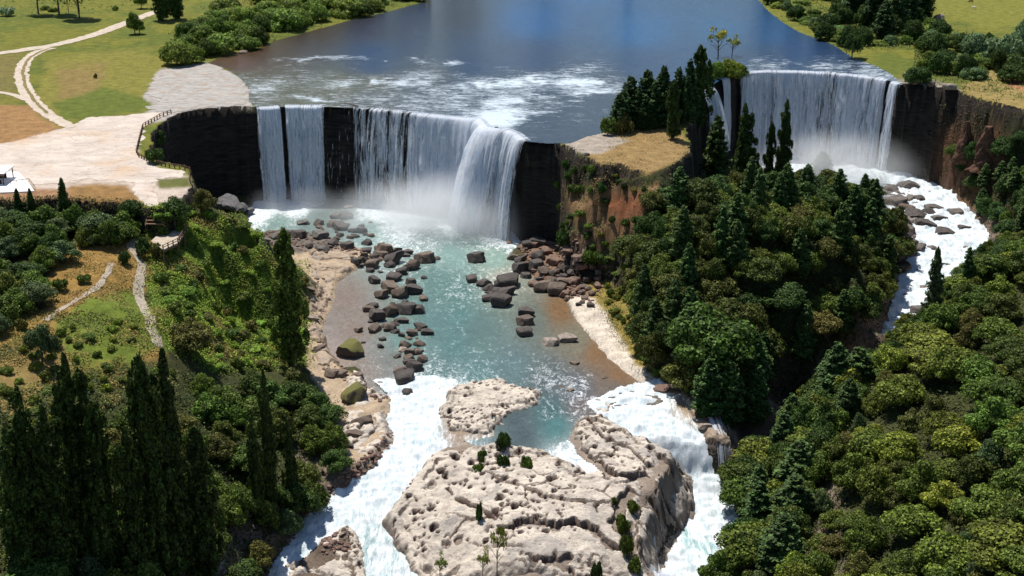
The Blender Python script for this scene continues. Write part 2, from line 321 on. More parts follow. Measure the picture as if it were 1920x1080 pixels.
def m_water(name, stretch=(1, 1, 1), rough=.12, wave=.35, wsc=1.0, spec=.5, fine=1.0, soft=.06, white=(.86, .88, .9)):
    """body colour (silt, depth, painted sky reflection) from Col, white water where Foam breaks through a noise"""
    m, t = mat(name); p = t.pos(); a = t.attr('Col').outputs['Color']; fo = t.attr('Foam').outputs['Fac']
    ps = t.mapv(p, stretch)
    n1 = t.noise(ps, .35*fine, 6, .65, 1.2); n2 = t.noise(ps, 1.5*fine, 5, .68, .8); n3 = t.noise(p, 6, 3, .6)
    nn = t.math('ADD', t.math('MULTIPLY', n1, .5), t.math('ADD', t.math('MULTIPLY', n2, .35), t.math('MULTIPLY', n3, .15)))
    th = t.mr(fo, 0, 1, .70, .24)
    f = t.mr(t.math('SUBTRACT', nn, th), -.045, soft, 0, 1, True)
    f = t.math('MULTIPLY', f, t.mr(fo, 0, .03))
    wv = t.noise(ps, wsc, 4, .6, .5)
    vv = t.mr(t.math('ADD', t.math('MULTIPLY', n1, .5), t.math('MULTIPLY', n2, .5)), .35, .65, .72, 1.3)
    body = t.mix(1.0, a, t.n('ShaderNodeCombineColor', {0: vv, 1: vv, 2: vv}).outputs[0], 'MULTIPLY')
    w = t.n('ShaderNodeBsdfPrincipled', {'Base Color': body, 'Roughness': rough, 'IOR': 1.33, 'Specular IOR Level': spec, 'Normal': t.bump(wv, wave, .5)}).outputs[0]
    fc = t.mix(t.mr(t.math('ADD', t.math('MULTIPLY', n1, .5), t.math('MULTIPLY', n2, .5)), .38, .58), C4(.46, .58, .63), C4(*white))
    fm = t.n('ShaderNodeBsdfPrincipled', {'Base Color': fc, 'Roughness': .8, 'Normal': t.bump(t.math('ADD', n2, n3), .7, .4), 'Specular IOR Level': .2}).outputs[0]
    t.out(t.n('ShaderNodeMixShader', {0: f, 1: w, 2: fm}).outputs[0]); return m
def m_fall(name, thr=.5):
    m, t = mat(name); uv = t.attr('UVW').outputs['Vector']; den = t.attr('Dens').outputs['Fac']
    n1 = t.noise(t.mapv(uv, (1.0, .05, 1)), .8, 3, .6, .2)
    n2 = t.noise(t.mapv(uv, (1.0, .07, 1)), 2.6, 5, .65, .35)
    n3 = t.noise(t.mapv(uv, (1.0, .35, 1)), 3.5, 5, .75, .3)
    s = t.math('ADD', t.math('MULTIPLY', t.mr(n1, .25, .75), .38), t.math('ADD', t.math('MULTIPLY', t.mr(n2, .2, .8), .37), t.math('MULTIPLY', n3, .25)))
    th = t.mr(den, 0, 1, .74, .18)
    al = t.mr(t.math('SUBTRACT', s, th), -.06, .10, 0, 1, True)
    al = t.math('MULTIPLY', al, t.mr(den, 0, .06))
    al = t.math('MULTIPLY', al, .97)
    c = t.mix(t.mr(t.math('ADD', t.math('MULTIPLY', n2, .6), t.math('MULTIPLY', n3, .4)), .38, .60), C4(.52, .64, .8), C4(.99, .99, 1))
    d = t.n('ShaderNodeBsdfPrincipled', {'Base Color': c, 'Roughness': .7, 'Normal': t.bump(t.math('ADD', n2, n3), .8, .4), 'Specular IOR Level': .2}).outputs[0]
    tl = t.n('ShaderNodeBsdfTranslucent', {'Color': c}).outputs[0]
    w = t.n('ShaderNodeMixShader', {0: .35, 1: d, 2: tl}).outputs[0]
    t.out(t.n('ShaderNodeMixShader', {0: al, 1: t.n('ShaderNodeBsdfTransparent').outputs[0], 2: w}).outputs[0]); return m
def m_mist(name, dens):
    m, t = mat(name); g = t.n('ShaderNodeTexCoord').outputs['Object']
    r = t.n('ShaderNodeVectorMath', {0: g}, operation='LENGTH').outputs['Value']
    n = t.noise(t.pos(), .09, 4, .6, .5)
    f = t.math('MULTIPLY', t.mr(r, .15, 1.0, 1, 0, True), t.mr(n, .32, .68, .15, 1.6))
    v = t.n('ShaderNodeVolumePrincipled', {'Color': C4(.96, .98, 1), 'Density': t.math('MULTIPLY', f, dens), 'Anisotropy': .2}).outputs[0]
    t.out(None, v); return m
M = dict(ground=m_ground(), tuff=m_tuff(), tuff2=m_tuff('brown_tuff', (.40, .31, .22), (.24, .17, .12), (.03, .02, .015)),
 grey=m_patch('grey_rock_shelf', (.25, .235, .22), (.45, .42, .385), (.30, .21, .14), .5), gravel=m_patch('pale_gravel', (.42, .355, .305), (.62, .54, .465), (.50, .34, .22), .16),
 road=m_simple('dirt_track', (.38, .31, .23), (.56, .48, .40), .5, bs=.5), path=m_simple('footpath_dirt', (.26, .22, .17), (.42, .36, .29), .8, bs=.5),
 sand=m_simple('pale_sand', (.50, .42, .33), (.68, .59, .48), .3, bs=.4), earth=m_simple('red_earth', (.05, .028, .02), (.17, .09, .055), .6, bs=.9),
 boulder=m_boulder(), moss=m_mossrock(), leaf=m_leaf('leaves'), needle=m_leaf('needles', .12), cover=m_cover(),
 bark=m_simple('bark', (.05, .04, .03), (.16, .13, .1), 2.0), wood=m_simple('weathered_wood', (.12, .07, .045), (.24, .15, .10), 1.5),
 deckwood=m_simple('deck_boards', (.36, .29, .22), (.5, .43, .35), 1.0), white=m_simple('white_paint', (.72, .71, .70), (.82, .81, .8), .8, bs=.1),
 dark=m_simple('dark_interior', (.02, .02, .02), (.05, .045, .04), 1.0), hide=m_simple('brown_hide', (.10, .05, .025), (.18, .09, .05), 2), hidew=m_simple('white_hide', (.5, .48, .44), (.7, .68, .62), 2),
 upper=m_water('river_water', (.22, .8, 1), .14, .6, 2.4, fine=2.2, soft=.15, white=(.62, .69, .77), spec=.3), pool=m_water('pool_water', (1, .6, 1), .16, .35, 1.2, fine=1.5, soft=.14), white_w=m_water('white_water', (1.2, .28, .22), .3, .8, 1.5, fine=1.2, soft=.14, white=(.84, .87, .89)),
 fall=m_fall('falling_water'))

# ------------------------------------------------------------------ mesh helpers
def meshobj(name, V, Fc, m=None, parent=None, smooth=True, attrs=None, link=True):
    me = bpy.data.meshes.new(name)
    V = np.asarray(V, np.float32); Fc = np.asarray(Fc, np.int32)
    n = Fc.shape[1]
    me.vertices.add(len(V)); me.vertices.foreach_set('co', V.ravel())
    me.loops.add(Fc.size); me.loops.foreach_set('vertex_index', Fc.ravel())
    me.polygons.add(len(Fc)); me.polygons.foreach_set('loop_start', np.arange(0, Fc.size, n, dtype=np.int32))
    me.update(calc_edges=True)
    me.polygons.foreach_set('use_smooth', np.full(len(Fc), smooth))
    for k_, a in (attrs or {}).items():
        if a.ndim == 2 and a.shape[1] == 3 and k_ == 'UVW':
            at = me.attributes.new(k_, 'FLOAT_VECTOR', 'POINT'); at.data.foreach_set('vector', a.astype(np.float32).ravel())
        elif a.ndim == 2:
            at = me.color_attributes.new(k_, 'FLOAT_COLOR', 'POINT')
            at.data.foreach_set('color', np.hstack([a, np.ones((len(a), 1))]).astype(np.float32).ravel())
        else:
            at = me.attributes.new(k_, 'FLOAT', 'POINT'); at.data.foreach_set('value', a.astype(np.float32))
    if m: me.materials.append(m)
    o = bpy.data.objects.new(name, me)
    if link: COL.objects.link(o)
    if parent: o.parent = parent
    return o
def gridfaces(mask):
    """quads of an index grid whose four corners are all in mask -> faces, vertex index list"""
    q = mask[:-1, :-1] & mask[1:, :-1] & mask[:-1, 1:] & mask[1:, 1:]
    i, j = np.nonzero(q); w = mask.shape[1]
    f = np.stack([i*w+j, i*w+j+1, (i+1)*w+j+1, (i+1)*w+j], 1)
    u, inv = np.unique(f, return_inverse=True)
    return u, inv.reshape(f.shape)
def tag(o, label=None, cat=None, group=None, kind=None):
    if label: o['label'] = label
    if cat: o['category'] = cat
    if group: o['group'] = group
    if kind: o['kind'] = kind
    return o
class MB:
    """collects boxes, tubes for one part"""
    def __init__(s): s.v = []; s.f = []
    def box(s, c, d, R=None):
        R = R or Matrix.Identity(3); b = len(s.v)
        for x in (-1, 1):
            for y in (-1, 1):
                for z in (-1, 1): s.v.append(tuple(Vector(c)+R @ Vector((x*d[0]/2, y*d[1]/2, z*d[2]/2))))
        s.f += [tuple(b+i for i in q) for q in ((0, 1, 3, 2), (4, 6, 7, 5), (0, 4, 5, 1), (2, 3, 7, 6), (0, 2, 6, 4), (1, 5, 7, 3))]; return s
    def bar(s, a, b_, w, h=None):
        a = Vector(a); b_ = Vector(b_); d = b_-a; L = d.length
        q = d.to_track_quat('Y', 'Z').to_matrix()
        return s.box((a+b_)/2, (w, L, h or w), q)
    def tube(s, pts, rad, n=7):
        b = len(s.v); pts = [Vector(p) for p in pts]
        for i, p in enumerate(pts):
            d = (pts[min(i+1, len(pts)-1)]-pts[max(i-1, 0)]).normalized()
            q = d.to_track_quat('Z', 'Y').to_matrix()
            for k_ in range(n):
                a = 2*math.pi*k_/n; s.v.append(tuple(p+q @ Vector((math.cos(a)*rad[i], math.sin(a)*rad[i], 0))))
        for i in range(len(pts)-1):
            for k_ in range(n):
                s.f.append((b+i*n+k_, b+i*n+(k_+1) % n, b+(i+1)*n+(k_+1) % n, b+(i+1)*n+k_))
        return s
    def build(s, name, m, parent=None, smooth=False, link=True): return meshobj(name, s.v, s.f, m, parent, smooth, link=link)
def empty(name, loc, rz=0, sc=1, link=True):
    o = bpy.data.objects.new(name, None); o.location = loc; o.rotation_euler = (0, 0, rz); o.scale = (sc, sc, sc) if not hasattr(sc, '__len__') else sc
    o.empty_display_size = .5
    if link: COL.objects.link(o)
    return o

# ------------------------------------------------------------------ ground colours (painted as materials really lie)
PX, PY = proj(XX, YY, ZZ)
def paint(Cc, poly, col, soft=6, amp=14, seed=1, sc=6, strength=1.0):
    d = sdf(poly, PX, PY)+(fbm(XX/sc, YY/sc, seed)-.5)*2*amp
    k_ = (sm(-soft, soft, d)*strength)[..., None]
    return Cc*(1-k_)+np.array(col)*k_
upper_l = dg < 0
Cg = np.zeros(XX.shape+(3,)); Cg[:] = (.155, .155, .025)
n = fbm(XX/14, YY/14, 40)[..., None]
Cg = Cg*(1-sm(.45, .65, n))+np.array((.11, .13, .022))*sm(.45, .65, n)
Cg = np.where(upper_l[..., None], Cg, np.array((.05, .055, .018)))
Cg = paint(Cg, [(-50, 210), (60, 190), (110, 225), (120, 250), (60, 275), (-50, 285)], (.30, .17, .07), 8, 14, 2)
Cg = paint(Cg, [(60, 200), (90, 110), (200, 95), (330, 100), (300, 160), (200, 205), (110, 235)], (.19, .175, .035), 8, 10, 3)
Cg = paint(Cg, [(110, 130), (200, 120), (180, 180), (110, 190)], (.23, .15, .06), 14, 14, 4, strength=.7)
Cg = paint(Cg, [(100, 195), (200, 165), (290, 190), (280, 205), (180, 222), (120, 225)], (.11, .135, .022), 5, 6, 5)
Cg = paint(Cg, [(-100, 100), (0, 100), (40, 100), (30, 180), (-100, 180)], (.18, .14, .05), 10, 10, 6, strength=.7)
Cg = paint(Cg, [(-500, 270), (0, 275), (110, 245), (250, 225), (262, 290), (300, 315), (355, 328), (360, 350), (330, 380), (120, 372), (-500, 370)], (.50, .41, .34), 4, 6, 7)
Cg = paint(Cg, [(130, 345), (240, 345), (270, 385), (200, 392), (120, 390)], (.26, .15, .055), 6, 8, 8)
Cg = paint(Cg, [(-500, 360), (130, 355), (140, 380), (-500, 395)], (.30, .17, .09), 4, 5, 9)
Cg = paint(Cg, [(290, 335), (355, 332), (358, 350), (300, 352)], (.12, .125, .035), 4, 4, 10)
Cg = paint(Cg, [(300, 130), (345, 122), (395, 118), (470, 160), (475, 205), (350, 215), (270, 235), (250, 225), (290, 205), (270, 180)], (.38, .34, .31), 3, 5, 11)
# left hollow below the car park
Cg = paint(Cg, [(100, 470), (260, 440), (300, 470), (270, 560), (310, 660), (200, 700), (40, 640), (0, 650), (-100, 680), (-100, 600), (80, 590)], (.28, .17, .05), 10, 25, 12, 5)
Cg = paint(Cg, [(160, 560), (255, 540), (295, 650), (250, 690), (130, 680), (100, 610)], (.13, .17, .025), 8, 14, 13, 5)
Cg = paint(Cg, [(280, 460), (360, 440), (480, 420), (500, 480), (580, 520), (560, 640), (420, 620), (310, 660), (280, 560)], (.13, .19, .03), 6, 10, 14, 5)
Cg = paint(Cg, [(490, 480), (560, 480), (540, 640), (480, 600)], (.06, .14, .02), 8, 10, 15)
Cg = paint(Cg, [(0, 680), (120, 640), (160, 720), (60, 780), (-50, 770)], (.24, .17, .06), 8, 14, 17, 5)
# river margins
lowc = sm(-29.0, -30.5, ZZ)[..., None]; rk = fbm(XX/4, YY/4, 77)[..., None]
Cg = np.where((dg > 2)[..., None], Cg*(1-lowc)+lowc*(np.array((.10, .075, .055))*(1-rk)+np.array((.22, .17, .13))*rk), Cg)
Cg = paint(Cg, [(720, 770), (860, 700), (1010, 715), (1150, 740), (1300, 740), (1385, 800), (1385, 900), (1310, 960), (1290, 1040), (1240, 1130), (760, 1130), (700, 1000)], (.28, .225, .18), 3, 5, 36)
Cg = paint(Cg, [(560, 440), (660, 455), (720, 480), (650, 520), (630, 570), (600, 640), (640, 690), (740, 730), (740, 840), (690, 880), (640, 860), (620, 760), (575, 690), (575, 520), (520, 470)], (.42, .32, .22), 3, 5, 18, 3)
Cg = paint(Cg, [(480, 430), (640, 430), (660, 465), (560, 475), (490, 470)], (.15, .13, .11), 3, 4, 19)
Cg = paint(Cg, [(340, 1020), (420, 1030), (430, 1090), (350, 1090)], (.42, .34, .28), 3, 4, 20)
Cg = paint(Cg, [(970, 440), (1090, 440), (1170, 520), (1100, 580), (1000, 540)], (.22, .14, .09), 4, 8, 22, 3)
Cg = paint(Cg, [(1060, 555), (1120, 560), (1170, 640), (1215, 700), (1270, 735), (1220, 735), (1140, 680), (1080, 600)], (.6, .52, .43), 3, 4, 23, 3)
Cg = paint(Cg, [(1115, 500), (1165, 520), (1215, 640), (1230, 700), (1190, 680), (1140, 590), (1095, 540)], (.25, .19, .05), 4, 6, 24, 3)
Cg = paint(Cg, [(1040, 340), (1230, 350), (1215, 400), (1180, 440), (1140, 460), (1080, 430)], (.25, .15, .075), 4, 12, 25, 4)
Cg = paint(Cg, [(1135, 365), (1215, 362), (1205, 410), (1140, 405)], (.28, .11, .05), 4, 8, 27, 4)
Cg = paint(Cg, [(1060, 262), (1130, 250), (1270, 235), (1300, 290), (1215, 326), (1120, 308)], (.27, .18, .075), 3, 5, 26, 4)
Cg = paint(Cg, [(1050, 264), (1130, 248), (1180, 262), (1120, 290), (1080, 285)], (.34, .29, .24), 3, 4, 28, 4)
Cg = paint(Cg, [(1650, 150), (1760, 150), (1800, 170), (1760, 180), (1690, 170)], (.28, .24, .2), 3, 5, 29)
Cg = paint(Cg, [(1840, 130), (1960, 110), (1960, 210), (1880, 200), (1800, 170)], (.27, .2, .07), 6, 12, 30)
Cg = paint(Cg, [(1880, 145), (1950, 140), (1950, 175), (1890, 165)], (.38, .17, .09), 5, 8, 32)
Cg = paint(Cg, [(1740, -60), (1960, -60), (1960, 40), (1860, 55), (1760, 25)], (.17, .17, .03), 4, 4, 33)
Cg = paint(Cg, [(1750, 230), (1870, 220), (1900, 300), (1840, 400), (1770, 360), (1730, 330)], (.13, .07, .04), 6, 12, 34, 4)
Cg = paint(Cg, [(1270, 735), (1330, 755), (1375, 800), (1380, 860), (1330, 850), (1290, 780)], (.36, .26, .17), 3, 3, 35, 3)
veg = np.zeros(XX.shape)
for pl in ([(350, 380), (500, 400), (500, 600), (560, 640), (400, 700), (280, 600)], [(1250, 330), (1700, 330), (1710, 640), (1440, 780), (1230, 730), (1190, 560), (1170, 480)],
           [(1380, 800), (1650, 650), (1900, 400), (2100, 400), (2100, 1200), (1250, 1200)], [(-200, 380), (560, 640), (560, 1000), (300, 1200), (-200, 1200)]):
    veg = np.maximum(veg, sm(-10, 10, sdf(pl, PX, PY)))
veg = np.maximum(veg, sm(-6, 12, np.maximum(sdf([(1050, 345), (1235, 345), (1215, 420), (1170, 500), (1080, 470)], PX, PY), sdf([(1770, 235), (1960, 225), (1960, 400), (1850, 420), (1760, 350), (1735, 320)], PX, PY)))*.95)
veg = np.where(upper_l, 0, veg)*.85
allm = np.ones(XX.shape, bool); u, fi = gridfaces(allm)
g = meshobj('ground', np.stack([XX, YY, ZZ], -1).reshape(-1, 3), fi, M['ground'], attrs={'Col': Cg.reshape(-1, 3), 'Veg': veg.ravel()})
tag(g, kind='structure')

# ------------------------------------------------------------------ draped sheets
def drape(name, poly, m, off=.06, step=.8, jit=.5, kind='structure', px=True, z=0.0):
    """a sheet following the ground inside a polygon; ragged outline"""
    W = [P(a, b, z)[:2] for a, b in poly] if px else poly
    # densify the outline and make it ragged
    out = []
    for i in range(len(W)):
        a = np.array(W[i]); b = np.array(W[(i+1) % len(W)]); L = np.hypot(*(b-a)); k_ = max(1, int(L/step))
        for q in range(k_):
            p_ = a+(b-a)*q/k_
            j = np.array([fbm(p_[0:1]/2+9, p_[1:2]/2, 3)[0]-.5, fbm(p_[0:1]/2, p_[1:2]/2+7, 5)[0]-.5])*jit*2
            out.append(p_+j)
    out = np.array(out); x0, y0 = out.min(0); x1, y1 = out.max(0)
    gx, gy = np.meshgrid(np.arange(x0, x1, step), np.arange(y0, y1, step)); gx = gx.ravel(); gy = gy.ravel()
    d = sdf([tuple(p_) for p_ in out], gx, gy); kq = d > step*.45
    pts = np.vstack([out, np.stack([gx[kq], gy[kq]], 1)])
    r = delaunay_2d_cdt([Vector(p_) for p_ in pts], [(i, (i+1) % len(out)) for i in range(len(out))], [], 0, 1e-5)
    V = np.array([(v.x, v.y) for v in r[0]]); T = np.array([f for f in r[2] if len(f) == 3])
    ce = V[T].mean(1); T = T[sdf([tuple(p_) for p_ in out], ce[:, 0], ce[:, 1]) > 0]
    zz = H(V[:, 0], V[:, 1])+off
    if name in ('gravel_lot', 'rock_shelf'): T = T[(zz[T] > -.6).all(1)]
    o = meshobj(name, np.column_stack([V, zz]), T, m); tag(o, kind=kind); return o
def ribbon_poly(pts, w, z=None):
    W = np.array([P(a, b, 0 if z is None else z)[:2] if z is None or np.isscalar(z) else (0, 0) for a, b in pts])
    if z is None: W = np.array([hit(a, b)[:2] for a, b in pts])
    # smooth
    for _ in range(2):
        Q = [W[0]]
        for i in range(len(W)-1): Q += [W[i]*.75+W[i+1]*.25, W[i]*.25+W[i+1]*.75]
        W = np.array(Q+[W[-1]])
    T = np.gradient(W, axis=0); T /= np.hypot(T[:, 0], T[:, 1])[:, None]+1e-9; N = np.stack([-T[:, 1], T[:, 0]], 1)
    ww = w if np.isscalar(w) else np.interp(np.linspace(0, 1, len(W)), np.linspace(0, 1, len(w)), w)[:, None]
    return [tuple(p_) for p_ in W+N*ww/2]+[tuple(p_) for p_ in (W-N*ww/2)[::-1]]
drape('gravel_lot', [(-120, 278), (0, 272), (60, 262), (125, 240), (170, 222), (250, 218), (300, 212), (318, 214), (268, 240), (258, 285), (270, 302), (300, 314), (352, 328), (340, 338), (290, 338), (282, 350), (296, 372), (302, 388), (278, 388), (262, 368), (246, 344), (160, 338), (60, 352), (-120, 356)], M['gravel'], .05, 1.5, 3.0)
drape('rock_shelf', [(300, 140), (345, 126), (392, 120), (425, 133), (450, 152), (466, 172), (465, 196), (440, 201), (390, 204), (350, 211), (318, 213), (300, 211), (275, 205), (300, 190), (275, 178)], M['grey'], .09, 1.2, 3.2)
drape('dirt_road', ribbon_poly([(-60, 108), (40, 95), (110, 84), (170, 68), (220, 50), (250, 38), (292, 22)], 5.5), M['road'], .11, 1.2, 1.0, px=False)
drape('dirt_track', ribbon_poly([(98, 90), (62, 100), (40, 125), (42, 160), (60, 190), (95, 220), (135, 240)], [4, 4.5, 4.5, 5, 5, 4, 4]), M['road'], .13, 1.0, .9, px=False)
GV = m_simple('worn_grass', (.13, .11, .035), (.24, .18, .08), .8)
drape('grass_strip', ribbon_poly([(92, 92), (60, 104), (43, 126), (45, 158), (62, 188), (90, 214)], 1.1), GV, .17, .8, .5, px=False)
drape('side_track', ribbon_poly([(-30, 172), (20, 176), (50, 188)], 2.6), M['road'], .15, 1.0, .4, px=False)
drape('footpath', ribbon_poly([(262, 452), (246, 466), (256, 480), (268, 496), (262, 520), (258, 545), (268, 575), (284, 610), (300, 652)], [3.0, 3.6, 1.8, 2.0, 2.2, 2.2, 2.2, 2.4, 1.4]), M['path'], .12, .6, .55, px=False)
drape('side_footpath', ribbon_poly([(210, 495), (200, 515), (190, 535), (150, 560), (110, 585), (85, 602)], 1.3), M['path'], .12, .6, .45, px=False)

# ------------------------------------------------------------------ water bodies
def idw(ctrl, x, y, p=3.0, xs=1.0):
    num = np.zeros(x.shape+(4,)); den = np.zeros(x.shape)
    for (a, b, *c) in ctrl:
        w = 1/((((x-a)*xs)**2+(y-b)**2)+60)**(p/2)
        num += w[..., None]*np.array(c); den += w
    return num/den[..., None]
def water(name, poly, lev, ctrl, m, step, amp=.25, grow=.9, clip=None, snap=None, kind='structure', foamadd=None, xs=1.0):
    a = np.array(poly); x0, y0 = a.min(0)-2; x1, y1 = a.max(0)+2
    gx, gy = np.meshgrid(np.arange(x0, x1, step), np.arange(y0, y1, step))
    d = sdf(poly, gx, gy); mk = d > -grow
    if clip is not None: mk &= clip(gx, gy)
    if snap is not None:
        for _ in range(2):
            e0 = sdf(snap, gx, gy); h_ = .1; ge = (sdf(snap, gx+h_, gy)-e0)/h_; gf = (sdf(snap, gx, gy+h_)-e0)/h_; ov = np.maximum(e0-.35, 0)
            ov = np.where(ov < 2, ov, 0); gx = gx-ge*ov; gy = gy-gf*ov
    z = lev(gx, gy)
    pxx, pyy = proj(gx, gy, z)
    c = idw(ctrl, pxx, pyy, xs=xs); fo = c[..., 3]
    if foamadd is not None: fo = np.clip(fo+foamadd(pxx, pyy, gx, gy), 0, 1)
    z = z+(fbm(gx/2.5, gy/2.0, 50, 4)-(.5 if amp < .4 else .32))*amp*(.15+2.2*fo)+(fbm(gx/.9, gy/.8, 53, 2)-.5)*.35*amp*fo
    u, fi = gridfaces(mk)
    V = np.stack([gx, gy, z], -1).reshape(-1, 3)[u]
    o = meshobj(name, V, fi, m, attrs={'Col': c[..., :3].reshape(-1, 3)[u], 'Foam': fo.ravel()[u]})
    if kind: tag(o, kind=kind)
    return o
def lev_up(x, y):
    e = sdf(GORGE, x, y); return 0.02-np.clip(e+.6, 0, 9)**2*.12
BL = (.012, .085, .24); DB = (.018, .042, .095); BR = (.07, .045, .022); OL = (.085, .085, .05); GY = (.034, .054, .085)  # BL and the other far blues paint the sky's reflection into the water
UC = [(1100, -40, *BL, 0), (1000, 40, .012, .075, .21, 0), (1200, 60, .012, .08, .21, 0), (1350, 60, .014, .075, .18, 0), (850, 30, .03, .04, .06, 0), (700, 60, .03, .032, .045, 0), (600, 60, .045, .032, .02, 0),
 (480, 100, .06, .038, .02, 0), (700, 100, *DB, .02), (1000, 110, .02, .045, .11, 0), (1200, 120, .018, .05, .12, 0), (450, 118, .09, .05, .03, .15), (450, 150, *OL, .36), (500, 170, *OL, .4),
 (560, 185, *OL, .25), (640, 160, *OL, .28), (700, 150, *OL, .34), (800, 150, .05, .062, .07, .36), (900, 160, *GY, .38), (1000, 155, *GY, .44), (1080, 160, *GY, .42), (1150, 155, *GY, .34),
 (700, 190, .06, .066, .065, .3), (800, 190, .045, .06, .075, .34), (880, 200, *GY, .38), (930, 222, *GY, .75), (960, 212, *GY, .5), (1030, 190, *GY, .28), (1000, 240, *GY, .18), (1080, 215, *GY, .18), (1120, 200, *GY, .15),
 (1060, 255, *GY, .12), (1450, 110, *DB, .25), (1550, 115, *DB, .35), (1440, 126, *GY, .45), (1550, 128, *GY, .42), (1640, 138, *GY, .5), (1500, 95, .015, .045, .12, .02), (1560, 90, *DB, .1), (1450, 60, .014, .06, .15, 0), (1350, 100, .018, .05, .12, 0), (700, 130, *DB, .08), (900, 125, *DB, .06), (1250, 150, .018, .05, .12, .15)]
def up_foam(px, py, x, y):
    r = .10*sm(100, 125, py)*(1-sm(228, 250, py))*sm(440, 500, px)*(1-sm(1130, 1200, px))*sm(.3, .6, fbm(px/60, py/14, 91))*1.1
    for (x0, x1, yc, sl, wd, am, sd) in [(480, 900, 108, .015, 3.5, .35, 1), (600, 800, 156, -.01, 4, .3, 2), (850, 1180, 158, -.02, 5, .3, 3), (900, 1180, 195, -.09, 7, .22, 4), (540, 640, 184, -.05, 3, .35, 5), (1400, 1600, 118, .03, 4, .2, 6), (900, 1000, 226, -.15, 6, .35, 7)]:
        yy = yc+sl*(px-x0)+(fbm(px/40, px*0+sd, sd)-.5)*14
        r = r+am*.95*np.exp(-((py-yy)/(wd*1.6))**2)*sm(x0-20, x0+60, px)*(1-sm(x1-60, x1+30, px))*sm(.3, .62, fbm(px/22, py/9, sd+70))
    return r
water('river', UP_W, lev_up, UC, M['upper'], .8, .12, 1.1, foamadd=up_foam, xs=.6, clip=lambda x, y: sdf(GORGE, x, y) < 1.2, snap=GORGE)
TE = (.07, .15, .135); TL = (.16, .24, .215); SB = (.19, .15, .12); SO = (.17, .10, .05); DK = (.055, .075, .075)
PC = [(500, 385, .5, .6, .6, 1), (560, 380, .5, .6, .6, .95), (520, 420, *TL, .25), (600, 415, .14, .18, .17, .12), (640, 395, .14, .18, .17, .2), (580, 430, .15, .2, .19, .1), (700, 395, .4, .5, .5, .7), (690, 430, .2, .3, .28, .3), (760, 395, .5, .6, .6, 1), (850, 395, .6, .7, .7, 1), (930, 410, .5, .6, .6, 1), (800, 445, *TL, .45),
 (880, 455, *TL, .4), (950, 445, *TL, .7), (850, 480, .14, .24, .22, .2), (930, 490, .2, .3, .26, .2), (830, 530, *TE, .28), (860, 540, *TE, .4), (860, 590, *TE, .28), (820, 600, .08, .15, .14, .2), (850, 650, .07, .14, .13, .22), (940, 520, .28, .27, .2, .45),
 (900, 620, .08, .13, .12, .14), (1000, 600, .11, .13, .11, .04), (1080, 640, .15, .14, .10, .02), (1120, 660, *SO, 0), (1050, 580, *SO, .05), (1160, 700, *SO, 0), (650, 560, *SB, .02), (660, 620, *SB, .05), (640, 660, .25, .2, .17, .15), (690, 700, .2, .17, .14, .3),
 (820, 700, .08, .14, .13, .4), (900, 700, .08, .15, .14, .35), (960, 690, .09, .14, .14, .25), (1030, 710, .08, .1, .1, .42), (1080, 730, .09, .1, .11, .45), (1150, 730, .12, .1, .08, .2), (1030, 770, .05, .10, .10, .34), (1040, 800, .06, .14, .135, .12), (970, 780, *DK, .12),
 (980, 820, *DK, .1), (1090, 760, .12, .1, .09, .4), (1060, 860, .4, .45, .45, .7), (1110, 885, .4, .45, .45, .8), (780, 735, .4, .5, .5, .9), (860, 760, .4, .5, .5, .8), (760, 640, .12, .2, .18, .15), (740, 680, .15, .15, .13, .2), (1010, 500, .2, .2, .17, .2)]
def lev_pool(x, y):
    z = -30.2+0*x
    z = np.where(sdf(CHUTE_W, x, y) > -.5, np.minimum(z, LV_CH(y)+.05), z)
    return np.where(sdf(CASC_W, x, y) > -.5, np.minimum(z, LV_CA(y)+.05), z)
water('pool', POOL_W, lev_pool, PC, M['pool'], .45, .22, .9)
WW = (.5, .6, .62)
CC = [(780, 760, *WW, 1), (800, 850, *WW, 1), (690, 930, *WW, 1), (600, 990, *WW, 1), (550, 1060, *WW, .95), (860, 810, .28, .2, .14, .35), (880, 825, .3, .25, .2, .4), (740, 940, *WW, .8), (700, 1000, .25, .36, .36, .5), (720, 1040, .25, .36, .36, .55), (740, 1090, .3, .42, .42, .7), (680, 980, .3, .42, .42, .7)]
cw = water('cascade', CHUTE_W, lambda x, y: LV_CH(y), CC, M['white_w'], .4, .8, .9, kind=None)
tag(cw, 'broad white cascade running down left of the pitted rock outcrop', 'cascade')
RC = [(1200, 760, *WW, 1), (1260, 830, *WW, 1), (1320, 880, *WW, 1), (1340, 950, *WW, 1), (1340, 990, *WW, 1), (1290, 1010, .3, .5, .5, .6), (1320, 1030, .25, .42, .42, .45), (1280, 1070, *WW, .9), (1290, 770, .3, .22, .14, .4), (1140, 790, *WW, .9), (1370, 990, *WW, 1)]
cw = water('cascade', CASC_W, lambda x, y: LV_CA(y), RC, M['white_w'], .38, .9, .9, kind=None)
tag(cw, 'thundering white cascade bending down right of the pitted rock outcrop', 'cascade')
AC = [(1600, 320, .4, .5, .52, .9), (1700, 340, *WW, 1), (1640, 370, .12, .13, .14, .25), (1700, 400, .3, .35, .35, .6), (1780, 380, *WW, 1), (1800, 440, *WW, 1), (1720, 480, *WW, .95), (1740, 560, *WW, .9), (1700, 600, *WW, .95), (1660, 630, .2, .35, .4, .6)]
cw = water('rapids', RAPID_W, lambda x, y: LV_RA(y), AC, M['white_w'], .55, 1.0, .9, kind=None)
tag(cw, 'foaming white rapids curving away below the right waterfall', 'rapids')

